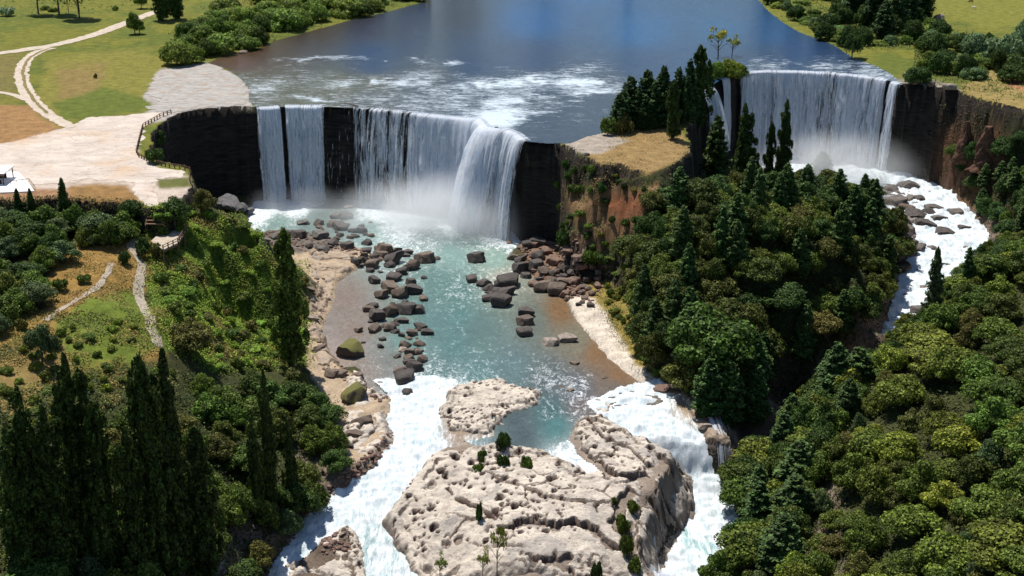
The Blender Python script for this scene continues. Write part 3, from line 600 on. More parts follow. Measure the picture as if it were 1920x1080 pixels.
# ------------------------------------------------------------------ waterfalls
def resample(W, step):
    W = np.array(W); L = np.concatenate([[0], np.cumsum(np.hypot(*(W[1:]-W[:-1]).T))])
    q = np.arange(0, L[-1], step); return np.stack([np.interp(q, L, W[:, 0]), np.interp(q, L, W[:, 1])], 1), q
def fall(name, rimpx, zbot, dens, seed, off=0.0, outk=2.6, parent=None, ztop=.05, rows=46, m=None, side=-1, reach=None, step=.4, W=None, taper=0):
    W = W or [P(a, b, ztop)[:2] for a, b in rimpx]
    Q, q = resample(W, step)
    for _ in range(4): Q[1:-1] = (Q[:-2]+Q[1:-1]*2+Q[2:])/4
    T = np.gradient(Q, axis=0); T /= np.hypot(T[:, 0], T[:, 1])[:, None]; N = np.stack([T[:, 1], -T[:, 0]], 1)*(-side)
    for _ in range(8): N[1:-1] = (N[:-2]+N[1:-1]*2+N[2:])/4
    N /= np.hypot(N[:, 0], N[:, 1])[:, None]
    px0, _ = proj(Q[:, 0], Q[:, 1], 0*q)
    dn_ = np.interp(px0, [d[0] for d in dens], [d[1] for d in dens])
    ex = np.interp(px0, [d[0] for d in reach], [d[1] for d in reach]) if reach else 0*q
    H0 = ztop-zbot; V = []; U = []; D = []
    for r in range(rows):
        if r < 3: o = -1.6+.7*r; z = np.full(len(q), ztop+.12-.02*r); v = o; dd = dn_
        else:
            f = (r-2)/(rows-3); drop = H0*f**1.35
            o = .1+off+(outk+ex)*np.sqrt(f**1.35)*(.55+.5*vnoise(q/1.3, q*0+seed, seed)+.75*vnoise(q/4.5, q*0+seed+3, seed+2))+(fbm(q/.7, q*0+drop/7, seed+3)-.5)*.9*min(1, f*3)
            z = ztop-drop+0*q; v = drop; dd = dn_+(fbm(q/1.7, q*0+drop/12., seed+8)-.5)*.35
            if taper: dd = dd-taper*f
        o = o+0*q
        V.append(np.stack([Q[:, 0]+N[:, 0]*o, Q[:, 1]+N[:, 1]*o, z], 1))
        U.append(np.stack([q+seed*13.7, np.full(len(q), v), 0*q+seed], 1)); D.append(np.where(dn_ < .02, 0, np.clip(dd, 0, 1)))
    w = len(q); mk = np.ones((rows, w), bool); u, fi = gridfaces(mk)
    return meshobj(name, np.concatenate(V), fi, m or M['fall'], parent, attrs={'UVW': np.concatenate(U), 'Dens': np.concatenate(D)})
LR = [(478, 203), (540, 199), (610, 199), (670, 202), (740, 208), (800, 215), (860, 221), (900, 223), (912, 238), (950, 244), (968, 250), (988, 266)]
LD = [(478, 0), (481, .35), (488, .7), (500, .8), (522, .8), (526, .1), (533, .1), (537, .85), (560, .7), (600, .72), (608, .22), (625, .1), (640, .2), (660, .12), (671, .36), (690, .4), (715, .55), (730, .36), (745, .6), (765, .32), (775, .6), (800, .7), (850, .95), (905, 1), (925, .9), (943, .5), (955, .85), (970, .6), (980, .75), (985, .35), (988, 0)]
LREACH = [(478, 0), (700, .3), (800, 1), (840, 2.2), (870, 4), (905, 5.5), (935, 5.5), (960, 3.5), (985, 2)]
wf = empty('waterfall', P(740, 385, -30)); tag(wf, 'wide left waterfall plunging over the curved dark cliff into the teal pool', 'waterfall')
def kid(o, root):
    bpy.context.view_layer.update(); o.parent = root; o.matrix_parent_inverse = Matrix.Translation(Vector(root.location)).inverted(); return o
kid(fall('water_curtain', LR, -30.6, LD, 1, 0, 2.2, reach=LREACH), wf)
kid(fall('water_curtain', LR, -30.6, [(a, b*.9) for a, b in LD], 5, .9, 2.9, reach=LREACH), wf)
RR = [(1383, 137), (1440, 133), (1500, 134), (1560, 137), (1620, 143), (1665, 150), (1692, 159)]
RD = [(1384, 0), (1390, .7), (1440, .8), (1450, .5), (1460, .85), (1530, .7), (1560, .5), (1600, .78), (1650, .55), (1662, .8), (1666, .1), (1673, .1), (1675, .75), (1684, .7), (1690, .1), (1692, 0)]
wf = empty('waterfall', P(1540, 300, -30)); tag(wf, 'right waterfall dropping as a straight curtain beyond the wooded hill', 'waterfall')
kid(fall('water_curtain', RR, -30.6, RD, 11, 0, 2.0), wf); kid(fall('water_curtain', RR, -30.6, [(a, b*.85) for a, b in RD], 15, .8, 2.6), wf)
wf = fall('waterfall', [(1312, 176), (1330, 160)], -22, [(1300, .8), (1340, .8)], 21, .2, 6, rows=40)
tag(wf, 'slim slanting waterfall left of the islet, behind the cypresses', 'waterfall')
wf = fall('waterfall', [(1352, 149), (1366, 145)], -24, [(1340, .9), (1380, .9)], 25, .2, 2, rows=40)
tag(wf, 'narrow straight waterfall dropping right beside the bushy islet', 'waterfall')

# ------------------------------------------------------------------ rock outcrops
def outcrop(name, poly, m, label, zoff=.35, step=.3, pits=1.0, ledge=.6, seed=0, edge=1.2, drop=2.5, lev=None, pitsc=2.6, fis_shade=(), flatb=False, rough=1.0, slab=1.0):
    W = [hit(a, b)[:2] if lev is None else P(a, b, lev)[:2] for a, b in poly]
    a = np.array(W); x0, y0 = a.min(0)-2; x1, y1 = a.max(0)+2
    gx, gy = np.meshgrid(np.arange(x0, x1, step), np.arange(y0, y1, step))
    d = sdf(W, gx, gy)+(fbm(gx/2.6, gy/2.6, seed+1)-.5)*2.6+(fbm(gx/.8, gy/.8, seed+2)-.5)*.8
    n = fbm(gx/11, gy/8, seed+3, 5)*5*ledge; st = np.floor(n)+sm(.38, .62, n-np.floor(n)); st = st-2.5*ledge
    hb = 0
    for ax in (-3.5, 0, 3.5):
        for ay in (-3.5, 0, 3.5): hb = hb+H(gx+ax, gy+ay)/9
    hb = np.where(d > 3, hb, np.maximum(H(gx, gy), hb-.8)) if not flatb else hb
    z = hb+zoff+st*.6+(fbm(gx/4, gy/4, seed+4)-.5)*.5*rough+(fbm(gx/.9, gy/.9, seed+5)-.5)*.14*rough
    # smooth terrain under big rock
    wx = gx+(fbm(gx/1.5, gy/1.5, seed+11)-.5)*1.2; wy = gy+(fbm(gx/1.5, gy/1.5, seed+12)-.5)*1.2
    reg = np.clip(sm(.5, .66, fbm(gx/9, gy/9, seed+7))+(1-sm(2, 9, d))*.55, 0, 1); pit = 0*gx; dep = 0*gx
    for sc_, th_, k_ in ((pitsc, .62, 1), (pitsc*.45, .66, 2)):
        v1, c1 = voro(wx/sc_, wy/sc_*.75, seed+6+k_); rad = .10+.30*c1**2
        p_ = (1-sm(rad*.7, rad*1.05, v1))*(c1 > th_+.25-.42*reg)*np.clip(reg*1.1+(.0 if k_ == 2 else .08), 0, 1)*pits
        pit = np.maximum(pit, p_); dep = np.maximum(dep, p_*(1.1 if k_ == 1 else .5))
    crk = np.abs(fbm(gx/14, gy/9, seed+8, 5)-.5); ck = (1-sm(.003, .011, crk))*sm(.5, .65, fbm(gx/20, gy/20, seed+9))
    pit = np.maximum(pit, ck*.8); dep = np.maximum(dep, ck*.7)
    for fpts, fw, fd in fis_shade:
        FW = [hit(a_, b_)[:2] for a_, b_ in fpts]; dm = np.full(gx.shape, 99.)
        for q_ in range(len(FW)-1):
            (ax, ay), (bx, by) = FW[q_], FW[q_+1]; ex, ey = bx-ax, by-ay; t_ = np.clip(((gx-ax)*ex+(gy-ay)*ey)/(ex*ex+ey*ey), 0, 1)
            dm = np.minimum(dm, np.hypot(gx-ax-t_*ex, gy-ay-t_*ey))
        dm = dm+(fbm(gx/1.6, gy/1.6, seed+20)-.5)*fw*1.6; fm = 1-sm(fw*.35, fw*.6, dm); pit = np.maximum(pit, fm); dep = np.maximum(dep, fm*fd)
    wx2 = gx+(fbm(gx/5, gy/5, seed+31)-.5)*5; wy2 = gy+(fbm(gx/5, gy/5, seed+32)-.5)*5
    ve, vc = voro(wx2/9+wy2/30, wy2/6, seed+33, True); on = sm(.46, .52, fbm(gx/16, gy/16, seed+34))
    z += (vc-.5)*1.1*rough*sm(.0, .05, ve)*slab; ck2 = (1-sm(.012, .05, ve))*on*slab; pit = np.maximum(pit, ck2*.85); dep = np.maximum(dep, ck2*.55)
    z -= dep
    e = np.clip(1-d/edge, 0, 3); z = z-np.minimum(e**2*.7, drop)*(d < edge)
    u, fi = gridfaces(d > -1.0)
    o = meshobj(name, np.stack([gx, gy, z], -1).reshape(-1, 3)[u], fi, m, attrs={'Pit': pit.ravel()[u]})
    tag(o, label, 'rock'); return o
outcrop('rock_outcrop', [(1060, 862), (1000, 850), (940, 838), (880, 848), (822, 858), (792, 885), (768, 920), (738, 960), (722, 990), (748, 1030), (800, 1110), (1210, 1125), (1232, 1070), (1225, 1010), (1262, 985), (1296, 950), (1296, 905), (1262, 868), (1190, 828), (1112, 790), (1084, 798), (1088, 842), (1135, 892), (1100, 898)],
        M['tuff'], 'large cream pitted rock platform between the two lower cascades', 1.3, .25, seed=100, drop=4, ledge=.3, pits=1, rough=.55, slab=1, fis_shade=[
  ([(1088, 850), (1120, 885), (1150, 905), (1190, 905), (1212, 900)], 2.0, 2.4), ([(975, 990), (1010, 985), (1040, 998), (1075, 990), (1110, 1005), (1140, 1035), (1160, 1045)], 1.6, 2.0),  # first line is the shadow under the upper slab, carved and coloured dark
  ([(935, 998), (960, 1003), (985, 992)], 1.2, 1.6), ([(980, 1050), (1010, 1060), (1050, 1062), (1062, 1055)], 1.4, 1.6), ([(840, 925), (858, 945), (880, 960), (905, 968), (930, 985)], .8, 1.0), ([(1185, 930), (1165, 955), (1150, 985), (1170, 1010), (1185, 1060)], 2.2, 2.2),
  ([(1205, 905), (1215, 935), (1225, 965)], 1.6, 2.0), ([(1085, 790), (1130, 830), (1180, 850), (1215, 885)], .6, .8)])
outcrop('rock_outcrop', [(826, 765), (845, 732), (890, 716), (940, 716), (965, 728), (1008, 738), (1002, 760), (960, 768), (940, 792), (890, 806), (845, 796)],
        M['tuff'], 'low pitted cream rock island in midstream above the big platform', 2.7, .22, 1.3, .6, seed=200, lev=-30, slab=.35, pitsc=1.7)
outcrop('rock_outcrop', [(640, 992), (675, 1010), (688, 1045), (690, 1100), (520, 1110), (540, 1070), (600, 1025)], M['tuff'], 'cream rock ledge with dark stones at the bottom of the left cascade', .5, .25, 1.0, .5, seed=300, pitsc=1.8)
outcrop('rock_outcrop', [(660, 690), (720, 730), (735, 760), (728, 795), (738, 830), (700, 872), (655, 850), (640, 780)], M['tuff'], 'pale bank of rock along the left edge of the cascade', .4, .27, .9, .5, seed=400)
outcrop('rock_outcrop', [(580, 470), (650, 462), (690, 472), (680, 500), (632, 520), (622, 560), (600, 610), (610, 650), (650, 685), (600, 700), (580, 640), (575, 540)], M['tuff2'], 'flat tan rock shelf beside the shallow pool, right of the lone poplar', .25, .3, .5, .4, seed=500, drop=1.2)
outcrop('rock_outcrop', [(1285, 750), (1335, 758), (1372, 790), (1388, 850), (1384, 902), (1356, 890), (1330, 848), (1306, 800)], M['tuff2'], 'tan rounded rock knob with trickling water right of the right cascade', .6, .25, .4, .6, seed=600, drop=1.5)
KNOB = True
outcrop('rock_outcrop', [(1085, 742), (1130, 745), (1150, 762), (1130, 778), (1095, 765)], M['tuff'], 'small pitted rock just upstream of the right cascade', 1.8, .25, 1, .5, seed=700, lev=-30.1, pitsc=1.5)
M['wet'] = m_tuff('wet_basalt', (.11, .10, .095), (.06, .052, .05), (.015, .012, .012))
outcrop('rock_outcrop', [(1640, 352), (1665, 338), (1705, 345), (1728, 365), (1722, 385), (1738, 410), (1735, 440), (1748, 452), (1722, 472), (1700, 440), (1670, 395)], M['wet'], 'dark wet ledge of rock along the left side of the far right rapids', 1.2, .35, .6, .8, seed=800, drop=3, lev=-30.6, slab=1.6)
# thin falls near the outcrop
def rill(top, bot, dens, lift, label, seed, mid=None, rows=30, cols=26):
    """water running down over rock: a sheet laid on the ground between two lines"""
    T_ = np.array([hit(*q)[:2] for q in top]); B_2 = np.array([hit(*q)[:2] for q in bot]); f = np.linspace(0, 1, cols)
    def along(W): g_ = np.linspace(0, 1, len(W)); return np.stack([np.interp(f, g_, W[:, 0]), np.interp(f, g_, W[:, 1])], 1)
    a, b = along(T_), along(B_2); V = []; U = []; D = []; w_ = np.hypot(*(T_[-1]-T_[0]))
    zprev = None
    for r in range(rows):
        g_ = r/(rows-1); q = a*(1-g_)+b*g_; z = H(q[:, 0], q[:, 1])+lift+(fbm(f*9, f*0+g_*5, seed)-.5)*.4
        V.append(np.column_stack([q, z])); U.append(np.column_stack([f*w_+seed*9, -z, z*0])); D.append(np.clip(dens+(fbm(f*4, f*0+g_*2, seed+3)-.5)*.4-.75*(np.abs(f-.5)*2)**3+.15*np.sin(f*17+seed), 0, 1))
    _, fi = gridfaces(np.ones((rows, cols), bool))
    o = meshobj('waterfall', np.concatenate(V), fi, M['fall'], attrs={'UVW': np.concatenate(U), 'Dens': np.concatenate(D)}); tag(o, label, 'waterfall'); return o
rill([(1199, 972), (1210, 968), (1224, 972)], [(1228, 1095), (1244, 1095), (1262, 1090)], 1.25, .9, 'thin white spout falling off the front of the pitted platform', 3)
rill([(1298, 778), (1330, 782), (1364, 800)], [(1336, 872), (1358, 900), (1384, 906)], .36, .9, 'veil of thin trickles down the dark rock right of the right cascade', 7)
# ------------------------------------------------------------------ boulders
def boulder_mesh(seed, blocky):
    rs = np.random.RandomState(seed); import bmesh
    bm = bmesh.new(); bmesh.ops.create_icosphere(bm, subdivisions=4, radius=1)
    V = np.array([v.co[:] for v in bm.verts])
    if blocky: V = np.sign(V)*np.abs(V)**.45; V /= np.abs(V).max()
    for _ in range(13 if not blocky else 8):
        nrm = rs.normal(size=3); nrm /= np.linalg.norm(nrm); lim = rs.uniform(.48, .8)*(1.2 if blocky else 1)
        dd = V @ nrm; V = V-np.outer(np.maximum(dd-lim, 0)*.92, nrm)
    o3 = rs.uniform(0, 50, 3)
    r = 1+(fbm(V[:, 0]*1.7+V[:, 2]+o3[0]+9, V[:, 1]*1.7+o3[1]-V[:, 2]*.7+9, seed, 4)-.5)*.35
    V *= r[:, None]; V[:, 2] *= .75
    me = bpy.data.meshes.new('boulder_mesh')
    for v, c in zip(bm.verts, V): v.co = c
    bm.to_mesh(me); bm.free(); me.polygons.foreach_set('use_smooth', [True]*len(me.polygons)); me.materials.append(M['boulder'])
    try: me.set_sharp_from_angle(angle=math.radians(28))
    except Exception: pass
    return me
BM_ = [boulder_mesh(i, i % 3 == 2) for i in range(9)]
USED = set()
def pct(px, py): return f"{max(0, min(100, round(px/19.2)))}% across, {max(0, min(100, round(py/10.8)))}% down"
def uniq(base, px, py):
    l = f"{base}, {pct(px, py)}"; k_ = 0
    while l in USED and k_ < 9:
        k_ += 1; l = f"{base}, {px/19.2:.1f}% across, {py/10.8:.1f}% down"
        if k_ > 1: px += 2.1; py += 1.1
    USED.add(l); return l
def boulder(px, py, wpx, asp=.75, col=(.09, .07, .06), v=None, label=None, m=None, name='boulder', sink=.3, where='in the riverbed', group='boulders strewn along the river'):
    """px,py = centre of the rock in the photo, wpx its width"""
    h = hit(px, py+wpx*.18, 0)
    if h is None: return
    x, y, z = h; z = max(z, -30.4 if (440 < px < 1240 and 350 < py < 770) else z)
    if px > 1640 and 330 < py < 660: z += .9
    dist = math.hypot(y, CH-z); r = wpx/F*dist/2
    v = random.randrange(9) if v is None else v
    o = bpy.data.objects.new(name, BM_[v]); COL.objects.link(o)
    if m:
        o.data = BM_[v].copy(); o.data.materials.clear(); o.data.materials.append(m)
    o.location = (x, y, z+r*asp*(1-sink)*.75); o.rotation_euler = (random.uniform(-.15, .15), random.uniform(-.15, .15), random.uniform(0, 6.28) if v % 3 != 2 else random.uniform(-.4, .4))
    o.scale = (r*1.12, r*random.uniform(.85, 1.15), r*asp*1.3)
    f = random.uniform(.75, 1.25); o.color = (col[0]*f, col[1]*f, col[2]*f, 1)
    sz = 'large' if wpx > 34 else 'mid-sized' if wpx > 20 else 'small'
    tone = 'dark' if col[0] < .11 else 'brown' if col[0] < .2 else 'pale'
    tag(o, label or uniq(f"{sz} {tone} boulder {where}", px, py), 'boulder', group); return o
DKR = (.06, .048, .042); BRR = (.14, .10, .072); PAR = (.33, .27, .21); RDR = (.2, .12, .085)
W1 = 'left of the teal channel'; W2 = 'right of the teal channel'; W3 = 'near the left waterfall foot'; W4 = 'in the right rapids'; W5 = 'on the left shore of the pool'
for q in [(797, 495, 32, BRR), (772, 508, 34, BRR), (738, 495, 40, DKR), (690, 462, 26, DKR), (712, 488, 24, BRR), (794, 530, 14, DKR), (733, 505, 24, DKR), (703, 535, 24, DKR), (735, 548, 40, BRR), (778, 555, 26, DKR), (752, 560, 36, BRR), (716, 562, 30, BRR),
    (698, 582, 24, DKR), (706, 603, 36, DKR), (730, 594, 38, BRR), (762, 590, 34, DKR), (785, 588, 36, DKR), (703, 626, 26, BRR), (731, 624, 30, BRR), (757, 612, 18, DKR), (772, 634, 26, BRR), (790, 622, 26, DKR), (802, 634, 20, DKR), (755, 640, 12, DKR), (713, 660, 15, DKR), (757, 656, 26, BRR), (785, 654, 22, BRR),
    (756, 665, 18, PAR), (769, 672, 16, BRR), (768, 683, 22, BRR), (790, 683, 24, BRR), (784, 672, 18, BRR), (749, 705, 22, BRR), (762, 720, 34, DKR), (778, 702, 26, DKR), (765, 746, 22, DKR), (682, 480, 20, BRR), (668, 492, 18, DKR), (720, 478, 26, BRR), (745, 478, 20, BRR), (755, 520, 20, DKR), (700, 507, 22, BRR), (740, 530, 24, DKR), (770, 540, 16, DKR), (745, 612, 14, DKR), (718, 648, 12, DKR)]:
    boulder(q[0], q[1], q[2]*1.1, random.uniform(.6, .85), q[3], where=W1)
_r = random.Random(5)
for k_ in range(95):
    q = _r.choice([(715, 600, 40, 60), (760, 590, 40, 60), (700, 485, 32, 18), (745, 500, 35, 25), (640, 440, 60, 16), (775, 670, 25, 25)])
    boulder(q[0]+_r.gauss(0, q[2]*.6), q[1]+_r.gauss(0, q[3]*.6), _r.uniform(8, 22), _r.uniform(.5, .8), _r.choice([DKR, BRR, DKR]), where=W1)
for k_ in range(55):
    q = _r.choice([(1050, 515, 45, 25), (990, 470, 35, 12), (930, 555, 25, 20), (1095, 545, 20, 20)])
    boulder(q[0]+_r.gauss(0, q[2]*.6), q[1]+_r.gauss(0, q[3]*.6), _r.uniform(7, 18), _r.uniform(.5, .8), _r.choice([DKR, BRR, RDR]), where=W2)
boulder(894, 495, 30, .8, DKR, 2, 'single dark block standing in the teal water below the left waterfall')
for q in [(886, 534, 18), (906, 539, 30), (918, 548, 24), (937, 541, 26), (955, 538, 36), (950, 557, 32), (932, 553, 22), (917, 568, 26), (940, 576, 32), (975, 488, 24), (962, 483, 24), (1008, 480, 30), (1040, 488, 32), (975, 512, 36), (990, 460, 18), (1010, 455, 26), (1005, 500, 22), (1020, 508, 24), (1040, 510, 26), (1058, 500, 28), (1073, 512, 20), (1035, 524, 22), (1075, 528, 26), (1055, 526, 28), (1010, 528, 22), (1100, 525, 20), (1110, 500, 16), (1092, 505, 18), (1020, 548, 36), (1000, 540, 24), (1045, 545, 30), (1060, 552, 24), (1080, 545, 20), (1110, 550, 16), (1120, 535, 18), (985, 528, 16), (1066, 476, 24), (1025, 470, 22), (1045, 466, 20), (1085, 488, 22), (1065, 560, 16), (1108, 572, 12), (1100, 478, 14)]:
    boulder(q[0], q[1], q[2]*1.15, random.uniform(.6, .8), random.choice([DKR, BRR, RDR]) if q[0] > 960 else DKR, where=W2)
boulder(988, 596, 28, .7, DKR, 5, 'uppermost dark block of three in line in the shallow river'); boulder(985, 614, 30, .7, BRR, 2, 'middle brown block of three in line in the shallow river'); boulder(985, 632, 30, .6, DKR, 8, 'lowest dark block of three in line in the shallow river')
boulder(1031, 653, 29, .55, (.3, .25, .21), 2, 'left one of two flat-topped blocks standing in the shallow water'); boulder(1065, 645, 31, .55, (.3, .25, .21), 5, 'right one of two flat-topped blocks standing in the shallow water')
boulder(1078, 690, 20, .5, BRR, 1, 'small brown rock in the ripples below the two flat-topped blocks'); boulder(1132, 718, 14, .5, BRR, 3, 'tiny rock in the shallows near the right cascade lip'); boulder(1050, 735, 14, .5, BRR, 3); boulder(1068, 742, 18, .5, PAR, 4)
boulder(660, 668, 54, .85, BRR, 1, 'big moss-topped boulder on the pale shore below the lone poplar', M['moss'], 'mossy_boulder', group=None)
boulder(668, 738, 56, .75, BRR, 4, 'big mossy rounded boulder beside the top of the left cascade', M['moss'], 'mossy_boulder', group=None)
boulder(600, 470, 30, .5, BRR, where=W5); boulder(655, 395, 20, .5, BRR, where=W3)
for q in [(600, 440, 36), (640, 432, 36), (648, 412, 34), (560, 440, 26), (535, 450, 20), (515, 445, 18), (580, 460, 20), (625, 455, 26), (652, 462, 24), (605, 468, 34), (570, 425, 24), (545, 437, 16), (630, 412, 30), (600, 426, 24), (500, 452, 16), (660, 440, 22)]:
    boulder(*q, .6, random.choice([DKR, (.13, .12, .11)]), where=W3)
for q in [(430, 378, 60), (450, 388, 40), (465, 398, 24), (412, 385, 30)]: boulder(*q, .55, (.1, .1, .11), where='at the dark alcove foot')
for q in [(588, 597, 22), (583, 545, 20), (590, 620, 14), (600, 575, 12), (598, 652, 30), (585, 565, 16), (640, 700, 22), (622, 700, 26), (680, 788, 44), (665, 815, 26), (655, 835, 20), (612, 690, 14), (672, 705, 18), (575, 585, 14)]:
    boulder(*q, .55, random.choice([BRR, PAR, DKR]), where=W5)
for q in [(1750, 395, 30), (1690, 505, 30), (1745, 470, 34), (1770, 500, 24), (1730, 545, 26), (1700, 560, 22), (1690, 600, 26), (1805, 430, 30), (1700, 350, 50), (1720, 375, 34), (1740, 400, 40), (1715, 405, 46), (1760, 415, 26), (1790, 405, 28), (1735, 425, 34), (1770, 438, 40), (1785, 425, 18), (1737, 365, 14), (1720, 470, 30), (1700, 455, 40), (1720, 520, 22), (1720, 588, 26), (1680, 385, 40), (1700, 395, 30), (1670, 360, 40), (1755, 490, 14), (1810, 470, 20), (1690, 440, 36), (1860, 455, 16), (1765, 560, 20)]:
    boulder(*q, .5, random.choice([DKR, (.12, .1, .09), BRR]), where=W4)
boulder(455, 97, 26, .4, BRR, 3, 'dark flat rock at the waterside below the willow bushes'); boulder(1248, 733, 48, .4, RDR, 5, 'long dark ledge block on the bank above the right cascade'); boulder(1122, 515, 16, .6, PAR, where=W2)
for q in [(1172, 120, 6), (993, 127, 8), (952, 101, 6), (1125, 174, 12), (983, 211, 10), (960, 215, 9), (930, 243, 12), (1100, 290, 10), (1780, 165, 24), (1745, 158, 20), (1715, 152, 22), (1700, 140, 20), (1760, 32, 30), (1725, 30, 24), (1715, 70, 26), (1700, 65, 18)]:
    boulder(*q, .6, random.choice([BRR, PAR]) if q[0] > 1200 else DKR, where='on the upper river level')
for q in [(1270, 755, 18), (1320, 800, 34), (1290, 790, 14), (730, 1060, 40), (640, 1000, 14), (875, 862, 16)]: boulder(*q, .5, PAR, where='by the lower cascades')
# small stones: uncountable
def stones(name, polys, nn, smin, smax, label_col):
    rs = np.random.RandomState(len(name)+nn); base = np.array([v.co[:] for v in BM_[0].vertices]);
    import bmesh
    bm = bmesh.new(); bmesh.ops.create_icosphere(bm, subdivisions=1, radius=1); B = np.array([v.co[:] for v in bm.verts]); T = np.array([[v.index for v in f.verts] for f in bm.faces]); bm.free()
    V = []; Fc = []; k_ = 0
    for pl, cnt in polys:
        a = np.array(pl); c = 0; tries = 0
        while c < cnt and tries < cnt*8:
            tries += 1; px = rs.uniform(a[:, 0].min(), a[:, 0].max()); py = rs.uniform(a[:, 1].min(), a[:, 1].max())
            if sdf(pl, np.array([px]), np.array([py]))[0] < 0: continue
            h = hit(px, py)
            if not h: continue
            s = rs.uniform(smin, smax)*rs.uniform(.5, 1); R = B*(1+rs.uniform(-.25, .25, B.shape))*np.array([1, 1, .6])*s
            a_ = rs.uniform(0, 6.28); ca, sa = math.cos(a_), math.sin(a_)
            R = np.stack([R[:, 0]*ca-R[:, 1]*sa, R[:, 0]*sa+R[:, 1]*ca, R[:, 2]], 1)+np.array([h[0], h[1], h[2]+s*.3])
            V.append(R); Fc.append(T+k_*len(B)); k_ += 1; c += 1
    o = meshobj(name, np.concatenate(V), np.concatenate(Fc), label_col, smooth=False); tag(o, kind='stuff'); return o
RED = m_simple('brown_stones', (.09, .05, .04), (.3, .2, .16), .8)
ST = stones('river_stones', [([(490, 435), (640, 432), (700, 470), (660, 480), (500, 468)], 340), ([(960, 450), (1080, 455), (1150, 510), (1120, 580), (1000, 540), (940, 500)], 420), ([(690, 480), (760, 480), (800, 640), (790, 700), (740, 700), (690, 600)], 170),
    ([(830, 860), (800, 870), (760, 920), (740, 960), (760, 950), (800, 900), (840, 880)], 220), ([(620, 990), (660, 990), (685, 1050), (650, 1040), (590, 1040)], 140), ([(690, 850), (740, 800), (735, 850), (640, 920), (560, 1000), (530, 1040), (520, 1030), (600, 930)], 260), ([(580, 520), (620, 520), (600, 640), (660, 700), (730, 740), (720, 760), (600, 690)], 120)], 5, .18, .75, RED)
tag(ST, 'brown and grey cobbles scattered over the river margins', 'stones')

# ------------------------------------------------------------------ plants
def cards(C, N, L, Wd, rs, up=None, flat=.5):
    """leaf sprays: one bent quad per centre, facing roughly along N"""
    n = len(C); N = N+rs.normal(size=(n, 3))*flat; N /= np.linalg.norm(N, axis=1)[:, None]+1e-9
    A = rs.normal(size=(n, 3)) if up is None else up+rs.normal(size=(n, 3))*.35
    A = A-N*(A*N).sum(1)[:, None]; A /= np.linalg.norm(A, axis=1)[:, None]+1e-9; B = np.cross(N, A)
    L = L[:, None]; Wd = Wd[:, None]
    V = np.stack([C-A*L, C+B*Wd+A*L*rs.uniform(-.4, .3, (n, 1)), C+A*L, C-B*Wd+A*L*rs.uniform(-.4, .3, (n, 1))], 1).reshape(-1, 3)
    Fc = np.arange(n*4).reshape(-1, 4); return V, Fc
def lobes(rs, spec, n, size, aspect=1.0):
    """spec: list of (centre, radii); leaves lie in a thick ragged shell of every lobe"""
    w = np.array([np.prod(np.array(r)**.66) for c, r in spec]); w /= w.sum(); idx = rs.choice(len(spec), n, p=w)
    c = np.array([s[0] for s in spec])[idx]; r = np.array([s[1] for s in spec])[idx]
    d = rs.normal(size=(n, 3)); d /= np.linalg.norm(d, axis=1)[:, None]
    d[:, 2] = np.where((d[:, 2] < -.3) & (rs.rand(n) < .7), -d[:, 2], d[:, 2])
    q = 1-np.abs(rs.normal(0, .22, n)); q *= 1+.28*(fbm(d[:, 0]*3.5+idx*7.3+40, d[:, 1]*3.5+d[:, 2]*2.7+40, 5, 3)-.5)*2
    C = c+d*r*q[:, None]; N = d/r*r.mean(1)[:, None]
    s = rs.uniform(.6, 1.3, n)*size; return C, N, s
def trunk_mesh(rs, h, r, limbs, spread, start=.35):
    mb = MB(); l1 = rs.uniform(-.3, .3, 2)*h*.05
    mb.tube([(0, 0, -.8), (0, 0, h*.15), (l1[0], l1[1], h*.5), (l1[0]*1.5, l1[1]*1.5, h*.92)], [r*1.3, r, r*.7, r*.15], 8)
    for i in range(limbs):
        a = rs.uniform(0, 6.28); z0 = h*rs.uniform(start, .75); L = spread*rs.uniform(.6, 1)
        mb.tube([(l1[0]*.7, l1[1]*.7, z0), (math.cos(a)*L*.5, math.sin(a)*L*.5, z0+L*.45), (math.cos(a)*L, math.sin(a)*L, z0+L*.7)], [r*.45, r*.3, r*.08], 6)
    return mb.build('trunk', M['bark'], smooth=True, link=False).data
def crown_me(parts, m):
    V = np.concatenate([p[0] for p in parts]); Fc = np.arange(len(V)).reshape(-1, 4)
    return meshobj('crown', V, Fc, m, smooth=False, link=False).data
PROTO = {}
def mk_round(seed, R=5.0, Hh=8.5, n=8500, nl=20, low=.08):
    rs = np.random.RandomState(seed); sp_ = []
    for i in range(nl):
        a = rs.uniform(0, 6.28); q = math.sqrt(rs.rand())*.78; zz = Hh*(low+.13+(1-low-.32)*(1-q**2*1.05)*rs.uniform(.32, 1)); s = rs.uniform(.12, .36)*R
        sp_.append(((math.cos(a)*q*R, math.sin(a)*q*R, zz), (s*1.1, s*1.1, s*rs.uniform(.65, 1.15))))
    sp_.append(((0, 0, Hh*.5), (R*.6, R*.6, Hh*.33)))
    C, N, s = lobes(rs, sp_, n, .27); return trunk_mesh(rs, Hh*.75, .035*Hh, 7, R*.6), crown_me([cards(C, N, s, s*.6, rs)], M['leaf'])
def mk_bush(seed, R=2.2, Hh=2.2, n=1500):
    rs = np.random.RandomState(seed); sp_ = [((rs.uniform(-.5, .5)*R, rs.uniform(-.5, .5)*R, Hh*rs.uniform(.3, .6)), (R*rs.uniform(.35, .55),)*2+(Hh*rs.uniform(.3, .42),)) for _ in range(7)]
    C, N, s = lobes(rs, sp_, n, .22); return trunk_mesh(rs, Hh*.6, .07, 5, R*.5, .1), crown_me([cards(C, N, s, s*.6, rs)], M['leaf'])
